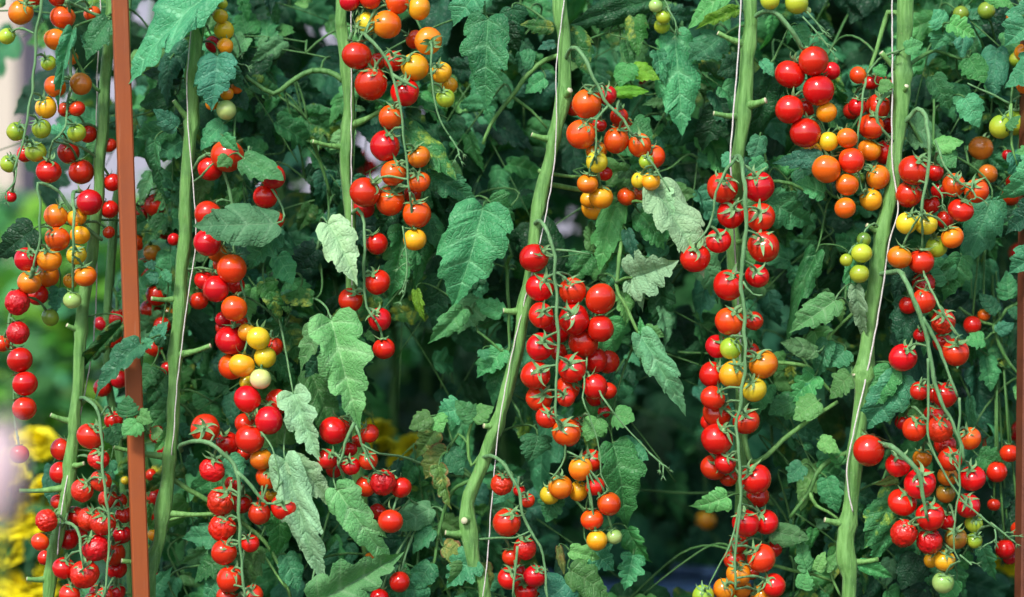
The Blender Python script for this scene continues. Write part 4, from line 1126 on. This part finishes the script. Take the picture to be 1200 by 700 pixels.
rh = random.Random(99)
for tok in HL.replace('\n', ';').split(';'):
    t = tok.split()
    if not t:
        continue
    key = t[0]
    bx_, by_, tx_, ty_, w_ = (float(q) for q in t[1:6])
    kind, mk, dep, dd = t[6], t[7], float(t[8]), float(t[9])
    B = P(bx_, by_, dep)
    T = P(tx_, ty_, dep + dd - 0.006)
    L = (T - B).length
    big = w_ > 30 or kind == 'L'
    me = rh.choice(LOBED) if kind == 'L' else rh.choice(OVATE)
    dvec = (T - B)
    nrm = Vector((rh.uniform(-.45, .45), -1.0, rh.uniform(0.05, 0.6)))
    root = PL[key]['root']
    A = nearest_anchor(key, B)
    mb = MB()
    dist = (A - B).length
    back = Vector((0, min(0.07, dist * 0.5), 0))
    pp = bez(A, A + (B - A) * 0.3 + back + Vector((0, 0, min(0.03, dist * .2))), B - dvec.normalized() * min(0.03, dist * 0.35) + back * 0.4, B, 9)
    mb.tube(pp, [(0.0017 - 0.0007 * i / 9) * (1 if w_ > 24 else 0.7) for i in range(10)], 6)
    PL[key]['anchors'] += pp[4:]
    lf = link('leaf', mb.mesh('leaf', [M['stem_grey' if mk in ('leaf_pale', 'leaf_grey') else 'petiole']]), root)
    bl = link('leaf_blade', with_mat(me, mk), lf)
    bl.matrix_basis = leaf_matrix(B, dvec, nrm, L * 1.04, w_ * MM * 1.2)

# ------------------------------------------------------------------ the rest of the foliage: compound leaves on every plant
GAPS_FRONT = [(0, 120, 45, 120), (478, 432, 46, 56), (795, 560, 62, 150), (340, 215, 40, 40), (372, 60, 36, 40), (650, 250, 24, 30), (800, 300, 30, 60), (440, 210, 30, 40), (20, 440, 105, 270), (460, 520, 50, 30), (730, 690, 60, 30), (890, 560, 30, 60)]
GAPS_BACK = [(482, 432, 34, 52), (375, 60, 30, 42), (362, 225, 26, 40), (648, 258, 26, 26), (0, 370, 100, 420), (432, 200, 20, 40), (822, 165, 16, 30), (900, 45, 14, 12), (1090, 20, 24, 16), (545, 80, 10, 20), (722, 60, 12, 20)]


def in_gap(p, gaps):
    x, y = proj(p)
    return any(((x - g[0]) / g[2]) ** 2 + ((y - g[1]) / g[3]) ** 2 < 1 for g in gaps)


def compound(key, B, d, nrm, L, rnd, mats, ymin, gaps, n_pairs=3, simple=False, r0=0.0012):
    """one compound leaf: petiole and rachis, with leaflets in pairs and one at the tip."""
    pl = PL[key]
    d = d.normalized()
    side = d.cross(nrm).normalized()
    nn = side.cross(d).normalized()
    sag = rnd.uniform(0.08, 0.3)
    rach = [B + d * (L * s) + Vector((0, 0, -sag * L * s * s)) for s in [i / 7 for i in range(8)]]
    blades = []
    for i in range(n_pairs):
        s = 0.22 + 0.6 * i / max(1, n_pairs - 1)
        q = rach[min(7, int(s * 7))]
        for sg in (-1, 1):
            sz = L * rnd.uniform(0.22, 0.38) * (1.0 if i else 0.8)
            dv = (side * sg * rnd.uniform(0.7, 1.0) + d * rnd.uniform(0.25, 0.7) + Vector((0, 0, -rnd.uniform(0.1, 0.45))))
            blades.append((q + side * sg * 0.004, dv, sz))
            if rnd.random() < 0.3:
                blades.append((rach[min(7, int(s * 7) + 1)], side * sg + d * rnd.uniform(-.2, .5), sz * 0.38))
    blades.append((rach[7], (rach[7] - rach[6]).normalized() + Vector((0, 0, -0.2)), L * rnd.uniform(0.36, 0.48)))
    ok = []
    for (q, dv, sz) in blades:
        c = q + dv.normalized() * sz * 0.5
        e_ = q + dv.normalized() * sz
        if min(q.y, e_.y) < ymin or in_gap(c, gaps) or in_gap(e_, gaps) or c.z < 0.02 or e_.z < 0.02:
            continue
        ok.append((q, dv, sz))
    if len(ok) < 0.6 * len(blades):
        return
    A = nearest_anchor(key, B)
    dist = (A - B).length
    pp = bez(A, A + (B - A) * 0.35 + Vector((0, 0.01, 0.02)), B - d * min(0.05, dist * 0.35), B, 6)
    mb = MB()
    full = pp[:-1] + rach
    n = len(full)
    mb.tube(full, [r0 * (1.4 - 0.9 * i / n) for i in range(n)], 5)
    pl['anchors'] += rach[1:6]
    lf = link('leaf', mb.mesh('leaf', [M['petiole']]), pl['root'])
    for (q, dv, sz) in ok:
        me = rnd.choice(SIMPLE) if (simple or sz < 0.03) else (rnd.choice(LOBED) if rnd.random() < 0.75 else rnd.choice(OVATE))
        o = link('leaf_blade', with_mat(me, rnd.choice(mats)), lf)
        nv = nn + Vector((rnd.uniform(-.4, .4), rnd.uniform(-.3, .3), rnd.uniform(-.3, .3)))
        o.matrix_basis = leaf_matrix(q, dv, nv, sz, sz * rnd.uniform(0.62, 0.85))


def foliage(key, count, rnd, mats, ylo, yhi, zlo, zhi, spread, gaps, Lr=(0.16, 0.26), simple=False, ymin=None, pairs=3):
    pl = PL[key]
    for i in range(count):
        z = zlo + (zhi - zlo) * (i + rnd.random()) / count
        q = min(pl['path'], key=lambda p: abs(p.z - z))
        y = rnd.uniform(ylo, yhi)
        sg = rnd.choice((-1, 1))
        off = sg * rnd.uniform(0.01, spread)
        B = Vector((q.x + off, y, z + rnd.uniform(-.03, .05)))
        d = Vector((sg * rnd.uniform(-0.1, 1.0), rnd.uniform(-0.25, 0.35), rnd.uniform(-0.95, 0.25)))
        nrm = Vector((rnd.uniform(-.5, .5), -1, rnd.uniform(0.1, 0.9)))
        compound(key, B, d, nrm, rnd.uniform(*Lr), rnd, mats, ymin if ymin is not None else ylo - 0.01, gaps, n_pairs=pairs, simple=simple)


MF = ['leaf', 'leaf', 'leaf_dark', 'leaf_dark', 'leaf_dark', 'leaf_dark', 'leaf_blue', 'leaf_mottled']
MN = ['leaf', 'leaf', 'leaf', 'leaf_blue', 'leaf_light', 'leaf_mottled', 'leaf_grey']
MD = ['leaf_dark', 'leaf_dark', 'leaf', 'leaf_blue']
for key, cnt in (('1', 16), ('1b', 24), ('2', 30), ('3', 36), ('4', 40), ('5', 38), ('6', 38), ('7', 28)):
    rnd = random.Random(500 + ord(key[0]) * 3 + len(key))
    foliage(key, cnt, rnd, MF, 0.07, 0.22, 0.30, 1.26, 0.11, GAPS_FRONT)
    # above the frame the vines go on, and shade what stands behind
    foliage(key, {'1': 2, '1b': 6}.get(key, 26), rnd, MF, 0.2, 0.5, 1.32, 1.98, 0.14, [(-100, 0, 1, 1)], Lr=(0.22, 0.34), ymin=0.12, simple=True)
    if key not in ('1',):
        foliage(key, 18, rnd, MN, 0.05, 0.11, 0.42, 1.24, 0.09, GAPS_FRONT, Lr=(0.12, 0.19), ymin=0.035)
    if key not in ('1',):
        foliage(key, 7, rnd, MF, 0.02, 0.2, 0.06, 0.34, 0.10, GAPS_FRONT)

# ------------------------------------------------------------------ rows behind
BACK = 'shaded tomato plants in the rows behind'
bi = 0
for (row, xs, w) in ((0.75, (215, 330, 470, 590, 700, 830, 950, 1080, 1190), 13), (1.3, (180, 340, 500, 680, 800, 960, 1120, 1290), 13)):
    for x in xs:
        bi += 1
        key = 'b%d' % bi
        rnd = random.Random(900 + bi)
        j = lambda: rnd.uniform(-14, 14)
        make_plant(key, [(x + j(), -60, row), (x + j(), 120, row), (x + j(), 300, row), (x + j(), 480, row), (x + j(), 640, row), (x + j(), 800, row)], w,
                   'tomato plant in the dim rows behind, its leaves dark and out of focus', matk='stem_dim', group=BACK, top=2.0)
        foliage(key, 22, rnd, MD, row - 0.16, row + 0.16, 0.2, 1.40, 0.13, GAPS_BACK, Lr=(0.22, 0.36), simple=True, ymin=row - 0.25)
        foliage(key, 9, rnd, MD, row - 0.2, row + 0.2, 1.4, 2.05, 0.16, [(-100, 0, 1, 1)], Lr=(0.24, 0.38), simple=True, ymin=row - 0.4)  # unseen upper leaves, carried this high to block sky light
truss('b2', 'dim red tomatoes', [(4, [(330, 200, .72), (345, 215, .65), (350, 260, .65)])], "e 560 430 60 R; 590 400 60 R; 580 500 50 R; d 590 640 70 R; g 60 560 70 R; 95 590 60 R", y0=.62, rdepth=.04, matk='stem_dim', seed=40, up=.6)
truss('b6', 'dim red tomatoes', [(4, [(830, 380, .72), (815, 370, .65), (800, 360, .65)])], "k 525 330 70 R; 560 345 40 A; 598 380 56 A; j 440 285 60 R; n 380 330 40 A; o 380 350 60 A; 80 430 70 A", y0=.62, rdepth=.04, matk='stem_dim', seed=41, up=.6)
truss('b9', 'dim red tomatoes', [(4, [(1190, 400, .72), (1180, 390, .65), (1175, 380, .65)])], "q 410 420 70 R; 580 190 70 R; 550 70 60 R; 440 400 40 O; r 480 180 70 R; 575 120 70 R", y0=.62, rdepth=.04, matk='stem_dim', seed=42, up=.6)

# a lime green shrub between the flowers and the wall
def shrub(px, y, half, height, seed, label, mats=('leaf_lime', 'leaf_lime', 'leaf_light', 'leaf'), szr=(.07, .13), nb=9, step=.05, group='green shrubs in front of the pale wall'):
    rnd = random.Random(seed)
    c = P(px, 350, y)
    root = empty('leafy_shrub', (c.x, y, 0))
    tag(root, label, 'shrub', group)
    for i in range(nb):
        a0 = rnd.uniform(0, 6.28)
        tip = Vector((c.x + math.cos(a0) * half * rnd.uniform(.3, .9), y + math.sin(a0) * half * rnd.uniform(.3, .9), height * rnd.uniform(.6, .98)))
        pts = smooth_path([Vector((c.x + rnd.uniform(-.03, .03), y + rnd.uniform(-.03, .03), 0)), Vector(((c.x * 2 + tip.x) / 3, (y * 2 + tip.y) / 3, height * 0.35)), tip], step)
        mb = MB()
        n = len(pts)
        mb.tube(pts, [0.007 * (1.1 - i_ / n) for i_ in range(n)], 6)
        br = link('branch', mb.mesh('branch', [M['stem_dim']]), root)
        for q in pts[n // 5:]:
            for _ in range(3):
                dv = Vector((rnd.uniform(-1, 1), rnd.uniform(-1, .6), rnd.uniform(-.6, .8)))
                sz = rnd.uniform(*szr)
                o = link('leaf_blade', with_mat(rnd.choice(SIMPLE), rnd.choice(mats)), br)
                o.matrix_basis = leaf_matrix(q + Vector((rnd.uniform(-.05, .05), rnd.uniform(-.05, .05), rnd.uniform(-.04, .04))), dv, Vector((rnd.uniform(-.5, .5), -.8, .8)), sz, sz * .6)


shrub(95, 1.9, 0.26, 1.14, 61, 'lime green leafy shrub behind the yellow flowers, before the pale wall')
shrub(-60, 1.6, 0.26, 0.95, 64, 'lime green leafy shrub left of the yellow flowers')
shrub(20, 2.2, 0.30, 1.12, 62, 'lime green leafy shrub seen between the tail of red tomatoes and the pale pink bud')
shrub(470, 1.9, 0.36, 0.80, 63, 'green leafy shrub seen through the opening under the slim hanging truss')

for i, (x, h) in enumerate(((215, .92), (330, .88), (450, .62), (560, .98), (680, .95), (790, 1.3), (900, 1.15), (1010, 1.3), (1130, 1.3), (1250, 1.35))):
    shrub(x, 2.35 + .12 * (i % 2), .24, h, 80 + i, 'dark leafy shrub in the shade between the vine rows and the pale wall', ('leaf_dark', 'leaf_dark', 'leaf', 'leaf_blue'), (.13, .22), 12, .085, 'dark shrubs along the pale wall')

# ------------------------------------------------------------------ yellow flowers
M['petal'] = plain_mat('petal_yellow', (0.88, 0.74, 0.004), (0.93, 0.86, 0.012), 60, 0.6, 0.1)


def bloom_mesh(seed):
    rnd = random.Random(seed)
    mb = MB()
    for ring, (el, n, ln) in enumerate(((-8, 18, .95), (8, 20, 1.0), (24, 20, .98), (40, 18, .95), (56, 15, .92), (70, 10, .88), (84, 6, .86))):
        for k in range(n):
            a0 = 2 * math.pi * (k + 0.5 * (ring % 2)) / n + rnd.uniform(-.1, .1)
            e0 = math.radians(el + rnd.uniform(-8, 8))
            d = Vector((math.cos(a0) * math.cos(e0), math.sin(a0) * math.cos(e0), math.sin(e0)))
            s_ = Vector((-math.sin(a0), math.cos(a0), 0))
            u_ = s_.cross(d)
            L = ln * rnd.uniform(.88, 1.05)
            b0 = len(mb.v)
            for (s, w, h) in ((.1, .05, 0), (.5, .17, .05), (.85, .18, .04), (1.0, .08, -.03)):
                for q in (-1, 1):
                    mb.v.append(d * (L * s) + s_ * (w * q) - u_ * h + Vector((0, 0, 0.1 * s)))
            for i in range(3):
                mb.f.append((b0 + 2 * i, b0 + 2 * i + 1, b0 + 2 * i + 3, b0 + 2 * i + 2))
                mb.mi.append(0)
    # green cup under the petals
    mb.tube([Vector((0, 0, -.3)), Vector((0, 0, -.1)), Vector((0, 0, .08))], [.1, .3, .28], 8, mi=1)
    return mb.mesh('bloom', [M['petal'], M['stem_dim']])


BLOOM = [bloom_mesh(i) for i in range(3)]
FG = 'yellow flowering plants behind the vines'


def flower_plant(y, blooms, seed, label):
    rnd = random.Random(seed)
    pos = [(P(x, py, y + rnd.uniform(-.06, .06)), d * MM * (D + y) / D / 2) for (x, py, d) in blooms]
    cx = sum(p.x for p, _ in pos) / len(pos)
    root = empty('flowering_plant', (cx, y, 0))
    tag(root, label, 'flowers', FG)
    for p, r in pos:
        foot = Vector((cx + rnd.uniform(-.05, .05), y + rnd.uniform(-.05, .05), 0))
        pts = smooth_path([foot, foot.lerp(p, .5) + Vector((0, 0, .05)), p - Vector((0, 0, r * .3))], 0.04)
        mb = MB()
        mb.tube(pts, .0035, 6)
        st = link('flower_stem', mb.mesh('flower_stem', [M['stem_dim']]), root)
        for q in pts[len(pts) // 3:-1]:
            for _ in range(2):
                sz = rnd.uniform(.04, .075)
                o = link('leaf_blade', with_mat(rnd.choice(SIMPLE), rnd.choice(['leaf', 'leaf_light', 'leaf_dark'])), st)
                o.matrix_basis = leaf_matrix(q, Vector((rnd.uniform(-1, 1), rnd.uniform(-1, 1), rnd.uniform(-.4, .5))), Vector((0, -.7, .7)), sz, sz * .5)
        b_ = link('bloom', rnd.choice(BLOOM), root)
        ax = Vector((rnd.uniform(-.3, .3), -rnd.uniform(.2, .5), 1)).normalized()
        b_.matrix_basis = Matrix.Translation(p) @ ax.to_track_quat('Z', 'Y').to_matrix().to_4x4() @ Matrix.Diagonal((r * 1.5, r * 1.5, r * 1.15, 1))


flower_plant(.66, [(43, 524, 40), (17, 655, 42), (30, 692, 54), (5, 628, 40), (26, 598, 36), (38, 610, 34), (43, 668, 26), (12, 606, 32), (52, 572, 24), (-8, 575, 40), (8, 560, 34), (20, 632, 36), (46, 640, 30), (50, 695, 34), (-18, 660, 44), (2, 590, 50), (22, 615, 48), (44, 590, 36), (2, 655, 52), (34, 660, 46), (14, 700, 52), (30, 640, 40), (8, 676, 46), (36, 572, 30), (58, 650, 26), (16, 540, 26), (4, 692, 34), (62, 700, 26)], 71, 'plant with many yellow pompon blooms beside the leftmost tomato stem')
flower_plant(.47, [(487, 530, 36), (440, 512, 36), (446, 528, 30), (470, 548, 26), (474, 534, 26)], 72, 'plant with yellow blooms glimpsed behind the low cluster of red tomatoes')
flower_plant(.45, [(1182, 664, 30), (1150, 685, 32), (1140, 700, 28), (1188, 552, 16), (1184, 604, 14), (1160, 706, 28)], 73, 'plant with yellow blooms beside the shade-toned post')
flower_plant(.6, [(147, 562, 12), (179, 557, 14), (163, 640, 16)], 74, 'plant with a few tiny yellow blooms behind the terracotta post')

# ------------------------------------------------------------------ blue tubs on the ground behind
M['blue'] = plain_mat('blue_plastic', (0.10, 0.20, 0.42), (0.16, 0.28, 0.52), 12, 0.4, 0.05)


def tub(px, y, ztop, r, label):
    c = P(px, 350, y)
    root = empty('plastic_tub', (c.x, y, 0))
    tag(root, label, 'tub', 'blue tubs on the soil')
    V = lambda z: Vector((c.x, y, z))
    mb = MB()
    mb.tube([V(.002), V(.02), V(ztop * .5), V(ztop - .012)], [r * .8, r * .82, r * .9, r * .97], 28, cap=False)
    mb.tube([V(ztop - .012), V(ztop * .5), V(.02)], [r * .95, r * .88, r * .80], 28, cap=True)
    link('body', mb.mesh('body', [M['blue']]), root)
    ring = [V(ztop - .008) + Vector((math.cos(a_) * r * .98, math.sin(a_) * r * .98, 0)) for a_ in [2 * math.pi * i / 36 for i in range(37)]]
    mb = MB()
    mb.tube(ring, .010, 8)
    link('rim', mb.mesh('rim', [M['blue']]), root)


tub(752, .62, .455, .15, 'blue plastic tub on the soil under the gap right of the bowed stem')
tub(548, .72, .43, .13, 'blue plastic tub on the soil behind the foot of the bowed stem')

# ------------------------------------------------------------------ pale pink bud very near the lens
M['pink'] = plain_mat('petal_pale_pink', (0.62, 0.42, 0.46), (0.74, 0.58, 0.60), 25, 0.55, 0.1)
YP = -1.35
cB = P(-3, 612, YP)
root = empty('pink_flower', (cB.x, YP, 0))
tag(root, 'large pale pink flower bud, very blurred, close by on a tall stem', 'flower')
mb = MB()
pts = smooth_path([Vector((cB.x, YP, -.01)), Vector((cB.x - .012, YP, .35)), cB], .03)
mb.tube(pts, .004, 8)
link('flower_stem', mb.mesh('flower_stem', [M['stem_dim']]), root)
for k in range(6):
    a0 = k * math.pi / 3 + .2
    mb = MB()
    rows, cols = 10, 6
    H, Rr = (.066 if k % 2 else .061), (.0185 if k % 2 else .0165)
    for i in range(rows + 1):
        s = i / rows
        for jx in range(cols + 1):
            t = -1 + 2 * jx / cols
            an = a0 + t * .62 * (1 - .55 * s ** 3)
            rr = Rr * math.sin(math.pi * min(1, .08 + .78 * s)) ** .7 * (1 - .04 * abs(t))
            mb.v.append(Vector((cB.x + math.cos(an) * rr, YP + math.sin(an) * rr, cB.z + H * s * (1 - .05 * t * t * s))))
    for i in range(rows):
        for jx in range(cols):
            b0 = i * (cols + 1) + jx
            mb.f.append((b0, b0 + 1, b0 + cols + 2, b0 + cols + 1))
            mb.mi.append(0)
    link('petal', mb.mesh('petal', [M['pink']]), root)
